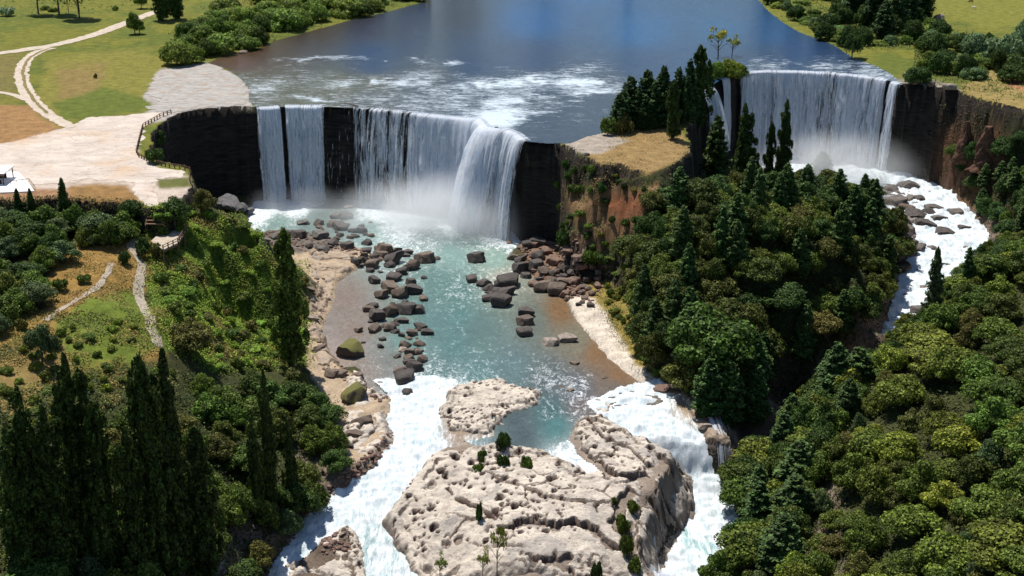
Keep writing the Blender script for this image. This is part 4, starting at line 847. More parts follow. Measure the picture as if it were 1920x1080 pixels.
def mk_poplar(seed, R=3.4, Hh=28, n=19000, nb=75, tips=1):
    rs = np.random.RandomState(seed); sp_ = []
    ax = [(0, 0, 1.0)]+[(rs.uniform(-.4, .4)*R, rs.uniform(-.4, .4)*R, rs.uniform(.72, .93)) for _ in range(tips-1)]
    for i in range(nb):
        tx, ty, th = ax[i % len(ax)]; f = rs.rand()**.9; a = rs.uniform(0, 6.28)
        prof = min(1, .45+f*3)*(1-f)**.42 if f > .15 else .55+f*2.2
        q = R*prof*rs.uniform(.15, .95)*(1 if tips == 1 else .8); L = rs.uniform(1.3, 2.7)*(1-.35*f); w = rs.uniform(.38, .8)*(1.1-.4*f)*R/3.4
        sp_.append(((tx+math.cos(a)*q, ty+math.sin(a)*q, Hh*th*(.05+.90*f)+L*.3), (w, w, L)))
    for k_ in range(9): f = (k_+.5)/9; sp_.append(((0, 0, Hh*(.05+.9*f)), (R*.5*(1-f)**.5+.2, R*.5*(1-f)**.5+.2, Hh*.07)))
    sp_.append(((0, 0, Hh*.965), (.3, .3, 1.1)))
    C, N, s = lobes(rs, sp_, n, .25); N[:, 2] *= .4
    return trunk_mesh(rs, Hh*.9, .4, 4, R*.5, .2), crown_me([cards(C, N, s*1.1, s*.6, rs, up=np.array([0, 0, 1.0]))], M['leaf'])
def mk_conifer(seed, R=3.6, Hh=15, n=9000, ragged=.45):
    rs = np.random.RandomState(seed); C = []; N = []; nb = 95
    br = []
    for i in range(nb):
        f = (i+.5)/nb; a = i*2.4+rs.uniform(-.4, .4); L = R*(1-f)**.6*(1-.5*max(0, .18-f)/.18)*rs.uniform(1-ragged, 1.05)+.25; br.append((f, a, L))
    per = n//nb
    for f, a, L in br:
        m_ = max(12, int(per*(L/R*1.5+.2))); q = rs.rand(m_)**.7; w = .10+.28*(1-q*.55)
        z = Hh*(.05+.93*f)-q*L*.15+rs.normal(0, .22, m_)+.15*q**2*L
        off = rs.normal(0, 1, m_)*w*L*.55
        C.append(np.stack([math.cos(a)*q*L-math.sin(a)*off, math.sin(a)*q*L+math.cos(a)*off, z], 1))
        N.append(np.stack([np.full(m_, math.cos(a)*.6), np.full(m_, math.sin(a)*.6), np.full(m_, .9)], 1))
    C = np.concatenate(C); N = np.concatenate(N); s = rs.uniform(.6, 1.25, len(C))*.32
    return trunk_mesh(rs, Hh*.95, .28, 3, R*.4, .15), crown_me([cards(C, N, s, s*.5, rs)], M['needle'])
def mk_sparse(seed, R=2.6, Hh=5, n=420):
    rs = np.random.RandomState(seed); sp_ = [((rs.uniform(-.6, .6)*R, rs.uniform(-.6, .6)*R, Hh*rs.uniform(.55, .92)), (R*.22,)*3) for _ in range(8)]
    C, N, s = lobes(rs, sp_, n, .2); return trunk_mesh(rs, Hh*.85, .11, 11, R*.8, .3), crown_me([cards(C, N, s, s*.5, rs)], M['leaf'])
PROTO['round'] = ([mk_round(s, nl=[30, 44, 54, 36, 28, 48][i]) for i, s in enumerate((1, 2, 3, 4, 5, 6))], 5.0, 8.5)
PROTO['willow'] = ([mk_round(s, R=5.0, Hh=6.5, n=9500, nl=34, low=-.12) for s in (7, 8, 9)], 5.0, 6.5)
PROTO['lshrub'] = ([mk_round(s, R=5.0, Hh=7, n=9000, nl=38, low=-.08) for s in (61, 62, 63, 64)], 5.0, 7.0)
PROTO['bush'] = ([mk_bush(s) for s in (11, 12, 13, 14)], 2.2, 2.2)
PROTO['poplar'] = ([mk_poplar(21, nb=80), mk_poplar(22, nb=110, tips=4), mk_poplar(23, nb=64, tips=2), mk_poplar(24, nb=90, tips=3)], 3.4, 28)
PROTO['conifer'] = ([mk_conifer(s, ragged=r) for s, r in ((31, .3), (32, .5), (33, .45), (34, .6))], 3.6, 15)
PROTO['sparse'] = ([mk_sparse(41), mk_sparse(42)], 2.6, 5)
NM = dict(lshrub='large_shrub', willow='willow_bush', round='broadleaf_tree', bush='shrub', poplar='poplar_tree', conifer='conifer_tree', sparse='sapling')
KW = dict(lshrub='large shrub', willow='willow bush', round='round-crowned tree', bush='bush', poplar='columnar poplar', conifer='pointed conifer', sparse='thin sapling')
CT = dict(lshrub='bush', willow='bush', round='tree', bush='bush', poplar='tree', conifer='tree', sparse='sapling')
def plant_at(kind, x, y, z, hgt, wid, col, label, group=None, v=None):
    pr, R, Hh = PROTO[kind]; v = random.randrange(len(pr)) if v is None else v % len(pr)
    e = empty(NM[kind], (x, y, z), random.uniform(0, 6.28)); sx = wid/(2*R); e.scale = (sx, sx, hgt/Hh)
    for nm, me in (('trunk', pr[v][0]), ('crown', pr[v][1])):
        c = bpy.data.objects.new(nm, me); COL.objects.link(c); c.parent = e
        if nm == 'crown': c.color = (*col, 1)
    tag(e, label, CT[kind], group); return e
OLV = (.095, .11, .026); DGR = (.038, .062, .02); MGR = (.075, .105, .026); YGR = (.13, .15, .03); GGR = (.075, .10, .06); BRG = (.095, .085, .034); BLG = (.045, .075, .03); BRT = (.10, .15, .03)
def tone(c):
    if c[0] > .11: return 'yellow-green'
    if c[2] > .04: return 'grey-green'
    if c[0] >= c[1]*.95: return 'brownish-green'
    if c[0] < .04: return 'dark green'
    if c[0] > .075: return 'olive'
    return 'mid-green'
def plant(kind, px, ptop, pbot, wpx, col, label=None, where='', group=None, v=None):
    """tree by the picture rows of its top and foot"""
    h = hit(px, pbot)
    if h is None: return
    x, y, z = h; d0 = y*cp-(z-CH)*sp
    # height: z where the line through ptop passes above the foot
    vv = (540-ptop)/F; zt = CH+y*(-sp+vv*cp)/(cp+vv*sp)
    hgt = max(.8, zt-z); wid = wpx/F*d0
    f = random.uniform(.88, 1.12); c = tuple(q*f for q in col)
    return plant_at(kind, x, y, z-.1, hgt, wid, c, label or uniq(f"{tone(col)} {KW[kind]} {where}", px, (ptop+pbot)/2), group, v)
def forest(poly, spec, sep, seed, where, group, holes=(), hscale=1.0, nmax=300):
    """crowns spread over an area of the picture; spec: list of (weight, kind, height range m, width range m, colour)"""
    rs = np.random.RandomState(seed); a = np.array(poly, float); got = []; tries = 0; w = np.array([s[0] for s in spec], float); w /= w.sum()
    while tries < 3500 and len(got) < nmax:
        tries += 1; px = rs.uniform(a[:, 0].min(), a[:, 0].max()); py = rs.uniform(a[:, 1].min(), a[:, 1].max())
        if sdf(poly, np.array([px]), np.array([py]))[0] < 0 or any(sdf(q, np.array([px]), np.array([py]))[0] > 0 for q in holes): continue
        _, kind, hr, wr, col = spec[rs.choice(len(spec), p=w)]
        hh = rs.uniform(*hr)*hscale; ww = rs.uniform(*wr)
        h = hit(px, py, hh*.6)
        if h is None: continue
        x, y, z = h
        if z < -30 and False: continue
        if any((x-g_[0])**2+(y-g_[1])**2 < (sep*(ww+g_[2])/2)**2 for g_ in got): continue
        # keep trees off the water
        i_ = np.array([x]); j_ = np.array([y])
        if max(sdf(POOL_W, i_, j_)[0], sdf(CHUTE_W, i_, j_)[0], sdf(CASC_W, i_, j_)[0], sdf(RAPID_W, i_, j_)[0], sdf(UP_W, i_, j_)[0]) > -.8: continue
        got.append((x, y, ww)); f = rs.uniform(.8, 1.22); g_ = rs.uniform(.88, 1.12)
        plant_at(kind, x, y, z-.2, hh, ww, (col[0]*f*g_, col[1]*f, col[2]*f), uniq(f"{tone(col)} {KW[kind]} {where}", px, py), group, rs.randint(10))
    return len(got)
R_ = 'round'; C_ = 'conifer'; B_ = 'bush'
# right-hand slope
nr = forest([(1385, 880), (1440, 800), (1520, 735), (1640, 655), (1720, 620), (1780, 560), (1850, 480), (1940, 420), (1990, 420), (1990, 1120), (1290, 1120), (1350, 1060), (1385, 990)],
       [(4, R_, (6, 10), (9, 14.5), OLV), (3, R_, (6, 9), (8, 12), MGR), (2.2, R_, (6, 9), (7, 11), (.06, .075, .022)), (2, R_, (5, 8), (7, 12), (.125, .14, .03)), (1, 'lshrub', (4, 6), (4, 7), GGR), (1.6, 'lshrub', (4, 6), (5, 8), BRG), (1.5, 'lshrub', (3, 5), (5, 9), (.085, .095, .025))], .50, 51, 'on the right slope', 'trees covering the right slope', nmax=135)
nr2 = forest([(1380, 1000), (1370, 920), (1395, 860), (1450, 800), (1500, 755), (1560, 690), (1620, 660), (1600, 740), (1520, 850), (1480, 1000), (1400, 1060)], [(2, C_, (8, 12), (8, 12), (.036, .062, .024)), (3, R_, (7, 10), (8, 12), DGR)], .55, 52, 'at the gorge edge', 'dark trees at the gorge edge', nmax=26)
# central wooded hill
nc = forest([(1190, 370), (1290, 345), (1400, 335), (1500, 320), (1600, 335), (1660, 370), (1700, 420), (1700, 470), (1680, 525), (1630, 570), (1530, 610), (1440, 650), (1425, 720), (1400, 760), (1300, 720), (1215, 660), (1200, 560), (1180, 470)],
       [(3.5, R_, (7, 11), (7, 13), (.062, .068, .022)), (3.5, R_, (7, 10), (7, 13), DGR), (2.2, R_, (6, 9), (7, 10), (.085, .10, .026)), (2.6, C_, (10, 16), (7, 10), (.04, .068, .024)), (1, R_, (6, 8), (7, 10), BRG)], .46, 53, 'on the central wooded hill', 'trees on the central wooded hill', nmax=150)
ng = forest([(1630, 665), (1700, 625), (1760, 560), (1800, 510), (1860, 455), (1910, 430), (1910, 470), (1820, 560), (1730, 650), (1640, 690)], [(3, 'lshrub', (3, 6), (5, 8), DGR), (2, 'lshrub', (3, 5), (4, 7), OLV)], .55, 57, 'on the right bank lip', 'shrubs lining the right bank', nmax=30)
forest([(1655, 640), (1700, 600), (1745, 575), (1800, 510), (1850, 452), (1870, 440), (1900, 470), (1800, 560), (1700, 650)], [(3, 'lshrub', (3, 6), (5, 8), DGR), (2, 'lshrub', (3, 5), (4, 7), OLV)], .5, 77, 'beside the right rapids', 'shrubs lining the right bank', nmax=30)
# left, below the terrace
nl = forest([(-60, 400), (120, 400), (250, 400), (270, 425), (215, 435), (130, 455), (100, 500), (70, 550), (30, 585), (0, 600), (-60, 610)],
       [(3, 'lshrub', (5, 8), (7, 11), MGR), (2, 'lshrub', (5, 8), (6, 10), (.11, .13, .035)), (1, R_, (5, 7), (6, 9), GGR), (2, R_, (5, 8), (6, 10), DGR)], .50, 54, 'in the left grove', 'trees in the left grove', nmax=36)
nb = forest([(-60, 830), (60, 830), (220, 770), (320, 740), (400, 690), (480, 700), (600, 700), (640, 760), (640, 850), (690, 880), (620, 930), (560, 990), (520, 1060), (500, 1120), (430, 1120), (420, 1040), (340, 1040), (330, 1120), (-60, 1120)],
       [(3, R_, (5, 9), (7, 11), (.05, .075, .022)), (4, 'lshrub', (5, 8), (6, 10), (.07, .085, .024)), (3, 'lshrub', (4, 7), (6, 9), MGR), (1.5, 'lshrub', (4, 7), (6, 8), BRG), (.7, 'lshrub', (4, 6), (5, 7), GGR)], .50, 55, 'on the lower left bank', 'trees on the lower left bank', nmax=85)
# bushes left slope
ns = forest([(300, 400), (380, 380), (480, 430), (490, 480), (570, 520), (560, 640), (480, 690), (400, 690), (330, 640), (310, 560), (300, 500), (360, 480)], [(4, B_, (1, 2.2), (3, 6), (.13, .19, .035)), (2, B_, (1.5, 2.8), (3, 6), MGR), (1, B_, (1.5, 2.6), (3, 5), BRG)], .9, 56, 'on the green left ridge', 'bushes on the left ridge', nmax=70)
nk = forest([(60, 640), (130, 600), (250, 600), (270, 680), (330, 700), (200, 740), (60, 800), (-20, 780), (-20, 690)], [(2, B_, (1, 2.4), (2, 4.5), (.09, .11, .03)), (1, B_, (1, 2), (2, 3.5), YGR)], 1.0, 58, 'on the dry meadow', 'bushes on the dry meadow', nmax=45)
forest([(1110, 450), (1170, 470), (1190, 560), (1225, 690), (1300, 730), (1260, 720), (1180, 640), (1130, 540)], [(2, B_, (1, 2.2), (2, 4), (.12, .13, .03)), (1, B_, (1, 2.5), (2, 4), MGR)], .9, 59, 'above the sandy beach', 'bushes above the beach', nmax=30)
forest([(1040, 300), (1110, 310), (1130, 350), (1100, 440), (1050, 430)], [(2, B_, (2, 3.5), (3, 5), DGR), (1, B_, (1.5, 3), (3, 4), MGR)], .8, 60, 'on the cliff under the spit', 'bushes on the cliff under the spit', nmax=16)
forest([(1130, 330), (1210, 345), (1190, 430), (1150, 460), (1100, 440)], [(2, B_, (1, 2.5), (2, 4), DGR), (1, B_, (1, 2), (2, 3), (.13, .11, .03))], 1.3, 61, 'on the slope below the spit', 'bushes on the red slope', nmax=14)
forest([(1780, 290), (1850, 250), (1960, 240), (1960, 400), (1880, 420), (1830, 380)], [(3, 'willow', (5, 8), (6, 10), BLG), (1, 'willow', (4, 6), (5, 8), MGR), (2, C_, (6, 9), (5, 8), BLG)], .55, 62, 'right of the rapids', 'trees right of the rapids', nmax=34)
# river plateau, left bank willows
forest([(330, 110), (320, 60), (370, 30), (440, -20), (760, -60), (800, -5), (700, 15), (640, 35), (560, 60), (480, 75), (430, 100)], [(3, 'willow', (6, 11), (10, 17), (.13, .165, .045)), (2, 'willow', (6, 10), (9, 14), (.10, .135, .032)), (1.4, 'willow', (6, 9), (8, 12), (.06, .085, .024))], .36, 63, 'on the upper left bank', 'bushy willows on the left bank', nmax=80)
forest([(1435, -20), (1700, -60), (1740, 0), (1765, 45), (1800, 60), (1920, 80), (1920, 128), (1800, 135), (1740, 150), (1690, 140), (1640, 112), (1590, 78), (1530, 52), (1470, 25)], [(3, 'willow', (3, 6), (6, 11), MGR), (3, 'willow', (2, 4), (5, 10), (.14, .17, .045)), (3, 'willow', (7, 11), (7, 11), DGR), (1.5, 'willow', (4, 7), (6, 10), (.11, .15, .09))], .38, 64, 'on the far right bank', 'trees on the far right bank', nmax=140)
forest([(0, -60), (290, -60), (300, 0), (200, 15), (0, 22)], [(1, B_, (1.5, 3), (3, 7), (.11, .14, .06)), (1, B_, (2, 3.5), (4, 7), MGR)], 1.1, 65, 'at the back of the meadow', 'bushes behind the meadow', nmax=18)
# single trees the eye picks out
plant('poplar', 548, 428, 692, 84, (.07, .095, .024), 'tall lone poplar standing dark against the river, left of the pool', v=0)
for q in [(45, 800, 1085, 80, 'low dark poplar crowding the leftmost tall one'), (118, 760, 1085, 84, 'dark poplar filling the gap between the two leftmost tall ones'), (205, 745, 1085, 84, 'dark poplar just right of the second tall one'), (262, 800, 1095, 80, 'shorter dark poplar just left of the twin poplars'), (385, 800, 1095, 84, 'shorter dark poplar just right of the twin poplars'), (75, 722, 1070, 95, 'leftmost tall dark poplar at the lower left'), (165, 662, 1060, 90, 'second tall dark poplar from the left, lower left'), (300, 668, 1085, 95, 'left one of the twin tall poplars in the lower left'), (342, 650, 1085, 95, 'right, taller one of the twin poplars in the lower left'), (510, 690, 960, 48, 'slim poplar in front of the lower left thicket'), (484, 770, 975, 40, 'shorter slim poplar in the lower left thicket'), (548, 785, 960, 36, 'thin short poplar nearest the left cascade')]:
    plant('poplar', q[0], q[1], q[2], q[3]*1.2, (.036, .052, .016), q[4], group='poplars at the lower left', v=q[0]//3)
for q in [(1308, 84, 250, 60, 'tallest dark cypress beside the islet between the waterfalls'), (1260, 150, 262, 42, 'slim cypress standing alone on the dry spit'), (1390, 192, 345, 62, 'pointed cypress in front of the right waterfall, left one'), (1466, 185, 350, 50, 'slender tall cypress in front of the middle of the right waterfall'), (1440, 230, 350, 34, 'shorter cypress touching the slender one before the right waterfall')]:
    plant('poplar', q[0], q[1], q[2], q[3], (.035, .055, .018), q[4], v=q[0])
plant('conifer', 1340, 215, 340, 70, DGR, 'broad dark conifer at the foot of the slim falls'); plant('conifer', 1326, 110, 210, 36, DGR, 'small cypress beside the tallest one by the islet')
for q in [(1168, 168, 244, 60), (1205, 175, 242, 64), (1250, 165, 238, 60), (1235, 140, 236, 60), (1180, 142, 238, 70), (1212, 130, 236, 74), (1242, 122, 234, 56), (1270, 125, 232, 52), (1225, 150, 240, 60), (1195, 165, 242, 50), (1160, 175, 248, 56), (1290, 110, 235, 50)]:
    plant('conifer', *q, (.026, .05, .02), where='in the dark grove on the spit', group='conifers in the grove on the spit')
plant('bush', 1145, 215, 252, 44, MGR, 'green bush at the left end of the grove on the spit'); plant('bush', 1165, 205, 250, 44, BRG, 'brownish bush at the grove edge on the spit')
plant('willow', 1368, 103, 148, 54, (.13, .15, .03), 'yellow-green bush crowning the islet at the falls lip'); plant('willow', 1388, 115, 150, 36, MGR, 'green bush at the right end of the islet'); plant('willow', 1345, 108, 148, 34, BRT, 'bright bush at the left end of the islet')
plant('sparse', 1346, 48, 112, 60, (.22, .2, .05), 'bare spindly yellowish tree rising from the islet', v=0); plant('sparse', 1372, 66, 112, 44, (.18, .18, .05), 'second thin bare tree on the islet', v=1)
plant('conifer', 1744, 462, 612, 50, (.045, .06, .03), 'lone pointed tree standing against the white rapids', v=1); plant('conifer', 1810, 462, 545, 42, DGR, 'small leaning conifer on the right bank of the rapids', v=3)
plant('conifer', 1540, 283, 335, 60, MGR, 'pointed tree beneath the mist of the right waterfall'); plant('conifer', 1617, 325, 400, 44, DGR, 'dark conifer at the right crest of the wooded hill'); plant('conifer', 1562, 640, 760, 96, (.04, .07, .028), 'blue-green conifer rising from the dark gorge')
plant('round', 1325, 560, 700, 180, (.045, .075, .02), 'big domed tree above the beach on the hill foot', v=2)
plant('round', 1597, 45, 112, 40, DGR, 'dark round tree at the water edge above the right waterfall', v=1); plant('round', 1745, 52, 100, 60, DGR, 'dark tree beside pale rocks on the far right bank')
for q in [(1600, -60, 40, 60), (1640, -60, 50, 60), (1680, -60, 60, 60), (1655, 0, 75, 60), (1730, -50, 35, 55), (1705, -50, 45, 50)]: plant('conifer', *q, (.024, .045, .018), where='on the far right bank', group='dark conifers on the far right bank')
for q in [(1890, 50, 118, 60), (1860, 60, 112, 60), (1825, 50, 108, 56), (1915, 20, 110, 60)]: plant('willow', *q, (.11, .15, .11), where='in the pale grove at the upper right', group='silvery trees at the upper right')
plant('round', 253, 15, 64, 32, MGR, 'small green tree beside the dirt road, taller one'); plant('round', 262, 30, 64, 26, MGR, 'small green tree beside the dirt road, lower one'); plant('round', 265, -20, 16, 28, MGR, 'tree across the dirt road at the top edge')
for q in [(305, -70, 38, 50), (330, -60, 36, 44)]: plant('conifer', *q, DGR, where='by the road bend', group='dark trees by the road bend')
for q in [(72, -110, 26, 50), (111, -110, 27, 55), (149, -110, 34, 70)]: plant('round', *q, MGR, where='with a bare trunk on the meadow', group='tall trees on the meadow')
plant('bush', 12, 10, 30, 34, (.2, .25, .22), 'silvery bush at the upper left edge'); plant('bush', 180, 136, 147, 9, BRG, 'lone small weed clump in the middle of the meadow')
plant('conifer', 122, 332, 405, 30, (.045, .07, .02), 'pointed young tree at the edge of the car park'); plant('conifer', 36, 352, 405, 26, DGR, 'short pointed tree below the white terrace'); plant('conifer', 60, 352, 402, 22, DGR, 'smaller pointed tree below the white terrace')
plant('round', 250, 365, 425, 60, DGR, 'dark rounded tree left of the wooden steps'); plant('round', 328, 362, 425, 66, DGR, 'dark rounded tree right of the wooden steps'); plant('round', 382, 345, 400, 50, BRG, 'brownish bush at the end of the cliff fence')
plant('willow', 185, 388, 450, 85, GGR, 'broad grey-green bush below the car park edge'); plant('round', 222, 410, 455, 70, (.055, .08, .02), 'green bush above the dry meadow')
plant('bush', 236, 468, 496, 28, DGR, 'small dark round bush beside the footpath fork'); plant('bush', 270, 440, 482, 34, DGR, 'dark bush left of the viewing platform'); plant('bush', 292, 455, 486, 36, BRG, 'brownish bush in front of the viewing platform')
plant('round', 358, 590, 668, 95, BRG, 'big brownish-green tree at the foot of the footpath'); plant('round', 80, 595, 684, 62, GGR, 'grey-green olive-like tree on the dry meadow', v=4); plant('bush', 115, 520, 545, 34, MGR, 'bush on the dry grass left of the side path'); plant('bush', 160, 512, 532, 30, MGR, 'green bush on the upper dry grass'); plant('bush', 40, 595, 620, 30, BRG, 'brown bush at the left edge of the dry meadow')
for q in [(942, 808, 850, 34, DGR, 'bushiest green shrub on the top edge of the pitted platform'), (944, 848, 882, 26, DGR, 'smaller shrub just below the bushiest one on the platform'), (898, 868, 890, 30, MGR, 'low green shrub left of the bushiest one on the platform'), (903, 842, 866, 24, MGR, 'round shrub at the upper left rim of the platform'), (987, 852, 886, 26, MGR, 'light shrub on the open pale rock'), (899, 938, 986, 18, DGR, 'upright dark shrub in the middle of the pale platform'), (818, 952, 968, 12, MGR, 'tiny plant on the left of the pale platform'), (1118, 1050, 1100, 30, DGR, 'dark shrub at the bottom edge of the platform'), (1205, 868, 882, 18, MGR, 'small plant in a crack of the upper slab')]:
    plant('bush', *q[:5], q[5])
plant('sparse', 932, 985, 1085, 50, (.18, .19, .04), 'spindly yellow-green sapling at the bottom of the platform', v=0); plant('sparse', 905, 1030, 1095, 40, (.18, .19, .04), 'leaning sapling at the bottom edge of the photo', v=1); plant('sparse', 825, 1040, 1100, 44, (.14, .17, .05), 'wispy sapling at the bottom left of the platform', v=1)
for q in [(1185, 935, 965, 30), (1165, 960, 1000, 34), (1175, 1000, 1050, 34), (1190, 1040, 1080, 30), (1150, 930, 950, 20)]: plant('bush', *q, (.07, .09, .02), where='in the fissure of the pitted platform', group='plants in the platform fissure')
for q in [(1106, 462, 500, 44, MGR, 'bright green bush among the boulders under the centre cliff'), (1062, 420, 470, 50, DGR, 'dark bush hanging in the corner where falls meet the centre cliff'), (1134, 474, 506, 34, DGR, 'smaller dark bush above the boulders, nearest the sandy beach'), (300, 240, 275, 30, DGR, 'upper small bush on the grassy ledge inside the fence'), (293, 275, 305, 40, DGR, 'lower bush on the grassy ledge inside the fence corner')]: plant('bush', *q[:5], q[5])
# far bank beyond the top edge (seen only mirrored in the river)
for px, hh, w in [(850, 24, 16), (885, 30, 12), (1020, 34, 17), (1180, 38, 7), (1430, 34, 9), (1455, 32, 8), (700, 20, 20), (760, 22, 20)]:
    x, y, _ = PW(px, 800, 0); plant_at('round' if w > 10 else 'poplar', x, y, Hs(x, y), hh, w, DGR, uniq('tree on the far bank mirrored in the river', px, 0), 'trees mirrored in the upper river')

# undergrowth and grass: uncountable cover
def cover(name, polys, seed, label):
    rs = np.random.RandomState(seed); VV = []; CCc = []
    for poly, nn, cols, sz, hmax, cl in polys:
        a = np.array(poly, float); px = rs.uniform(a[:, 0].min(), a[:, 0].max(), nn*3); py = rs.uniform(a[:, 1].min(), a[:, 1].max(), nn*3)
        k_ = sdf(poly, px, py)+rs.normal(0, 8, len(px)) > 0; px = px[k_][:nn]; py = py[k_][:nn]
        pts = [hit(p_, q_) for p_, q_ in zip(px[::6], py[::6])]
        pts = np.array([p_ for p_ in pts if p_]);
        x = np.repeat(pts[:, 0], 6)+rs.normal(0, 1.1, len(pts)*6); y = np.repeat(pts[:, 1], 6)+rs.normal(0, 1.1, len(pts)*6)
        ok = np.ones(len(x), bool)
        for W in (POOL_W, CHUTE_W, CASC_W, RAPID_W, UP_W): ok &= sdf(W, x, y) < -.3
        ok &= fbm(x/4, y/4, seed) > cl; x = x[ok]; y = y[ok]
        z = H(x, y)+rs.uniform(0, 1, len(x))*hmax*fbm(x/3, y/3, seed+1)*1.6
        s = rs.uniform(.5, 1.2, len(x))*sz; N = np.tile([0., -.1, 1.], (len(x), 1)); V, _ = cards(np.stack([x, y, z], 1), N, s, s*.55, rs, flat=.7)
        mixn = fbm(x/6, y/6, seed+2); ci = np.clip(((mixn-.3)/.4*len(cols)+rs.normal(0, .5, len(x))), 0, len(cols)-.01).astype(int)
        VV.append(V); CCc.append(np.repeat(np.array(cols)[ci], 4, 0))
    V = np.concatenate(VV); o = meshobj(name, V, np.arange(len(V)).reshape(-1, 4), M['cover'], smooth=False, attrs={'Col': np.concatenate(CCc)}); tag(o, label, 'plants', kind='stuff'); return o
cover('ground_cover', [
 ([(1930, 420), (2400, 380), (2500, 1080), (1930, 1080)], 26000, [(.035, .05, .018), (.06, .075, .022), (.09, .10, .03)], .7, 4.5, .3),
 ([(1430, 5), (1480, 25), (1600, 78), (1690, 140), (1800, 130), (1760, 40), (1640, 0)], 9000, [(.08, .11, .03), (.14, .16, .045), (.05, .075, .02)], .4, 1.6, .35),
 ([(330, 105), (320, 60), (440, 0), (760, -20), (800, 5), (640, 42), (460, 92)], 7000, [(.08, .11, .03), (.14, .16, .045), (.05, .075, .02)], .4, 1.4, .35),
 ([(1640, 640), (1700, 600), (1770, 530), (1850, 450), (1920, 420), (1920, 480), (1780, 600), (1660, 700)], 6000, [(.04, .055, .018), (.07, .08, .025)], .35, 1.3, .2),
 ([(290, 400), (490, 400), (500, 480), (580, 500), (575, 680), (400, 700), (290, 620), (275, 500)], 60000, [(.10, .14, .024), (.15, .22, .03), (.20, .26, .035), (.17, .15, .04)], .28, .9, .30),
 ([(-30, 600), (250, 560), (300, 660), (330, 720), (200, 760), (-30, 800)], 16000, [(.10, .12, .03), (.16, .15, .04), (.24, .18, .06)], .26, .6, .42),
 ([(80, 470), (260, 440), (260, 560), (120, 600), (60, 600)], 8000, [(.22, .16, .05), (.16, .15, .04), (.28, .19, .07)], .22, .4, .48),
 ([(1150, 480), (1190, 560), (1230, 700), (1440, 770), (1560, 690), (1700, 560), (1700, 400), (1250, 340)], 22000, [(.03, .045, .015), (.05, .065, .02)], .4, 1.2, .2),
 ([(1400, 870), (1700, 650), (1930, 430), (1930, 1090), (1300, 1090)], 22000, [(.035, .045, .015), (.06, .07, .02)], .35, 1.2, .2),
 ([(-20, 760), (330, 700), (640, 760), (560, 990), (500, 1090), (-20, 1090)], 22000, [(.03, .045, .015), (.055, .075, .02)], .35, 1.2, .2),
 ([(1120, 500), (1180, 540), (1230, 690), (1200, 690), (1140, 600)], 3500, [(.2, .17, .04), (.13, .13, .035)], .22, .5, .35),
 ([(1040, 300), (1220, 335), (1180, 440), (1090, 450), (1040, 430)], 4500, [(.04, .06, .02), (.14, .12, .04), (.2, .13, .06)], .25, .6, .5),
 ([(1140, 250), (1280, 235), (1290, 290), (1215, 320), (1130, 300)], 3500, [(.26, .18, .07), (.18, .15, .05), (.3, .2, .09)], .2, .3, .45),
 ([(1440, 10), (1640, 0), (1920, 100), (1920, 190), (1700, 150), (1600, 100)], 12000, [(.10, .13, .035), (.15, .15, .04), (.07, .10, .03)], .4, 1.0, .4),
 ([(1740, 230), (1930, 230), (1930, 420), (1840, 420), (1760, 350)], 6000, [(.04, .06, .02), (.07, .08, .03), (.14, .08, .04)], .3, .8, .5),
 ([(0, -30), (300, -30), (290, 10), (0, 30)], 3000, [(.10, .14, .04), (.13, .15, .04)], .4, .5, .4),
 ([(-20, 380), (260, 382), (270, 400), (-20, 405)], 2500, [(.05, .06, .02), (.1, .09, .03)], .3, .8, .3)], 71, 'dense low ground cover of leaves and grass on the slopes')

# red earth pinnacles
def pinnacle(px, ptop, pbot, w, label, seed):
    h = hit(px, pbot); x, y, z = h; vv = (540-ptop)/F; zt = CH+y*(-sp+vv*cp)/(cp+vv*sp); r = w/F*(y/.93)/2
    a = np.linspace(0, 2*np.pi, 33)[:-1]; rows = 40; V = []
    for i in range(rows):
        f = i/(rows-1); rr = r*(1-f*.62)*(1-.45*f**3)*(.8+.45*vnoise(f*7+0*a, 0*a+seed, seed)); q = rr*(.25+1.5*fbm(np.cos(a)*2.2+5+f*2, np.sin(a)*2.2+f*5+5, seed, 5)); V.append(np.stack([x+np.cos(a)*q, y+np.sin(a)*q*.8, np.full(32, z-1.5+(zt-z+1.5)*f)+(fbm(np.cos(a)*2+9, np.sin(a)*2+f*6, seed+3)-.5)*1.2], 1))
    V = np.concatenate(V); Fc = [(i*32+k_, i*32+(k_+1) % 32, (i+1)*32+(k_+1) % 32, (i+1)*32+k_) for i in range(rows-1) for k_ in range(32)]
    b = (rows-1)*32; Fc += [(b+k_, b+k_+1, b+30-k_, b+31-k_) for k_ in range(15)]
    o = meshobj('earth_pinnacle', V, Fc, M['earth']); tag(o, label, 'rock', 'red earth pinnacles')
pinnacle(1806, 228, 305, 34, 'left, slimmer red earth pinnacle against the dark right cliff', 3); pinnacle(1846, 238, 318, 48, 'right, broader red earth pinnacle against the dark right cliff', 8)

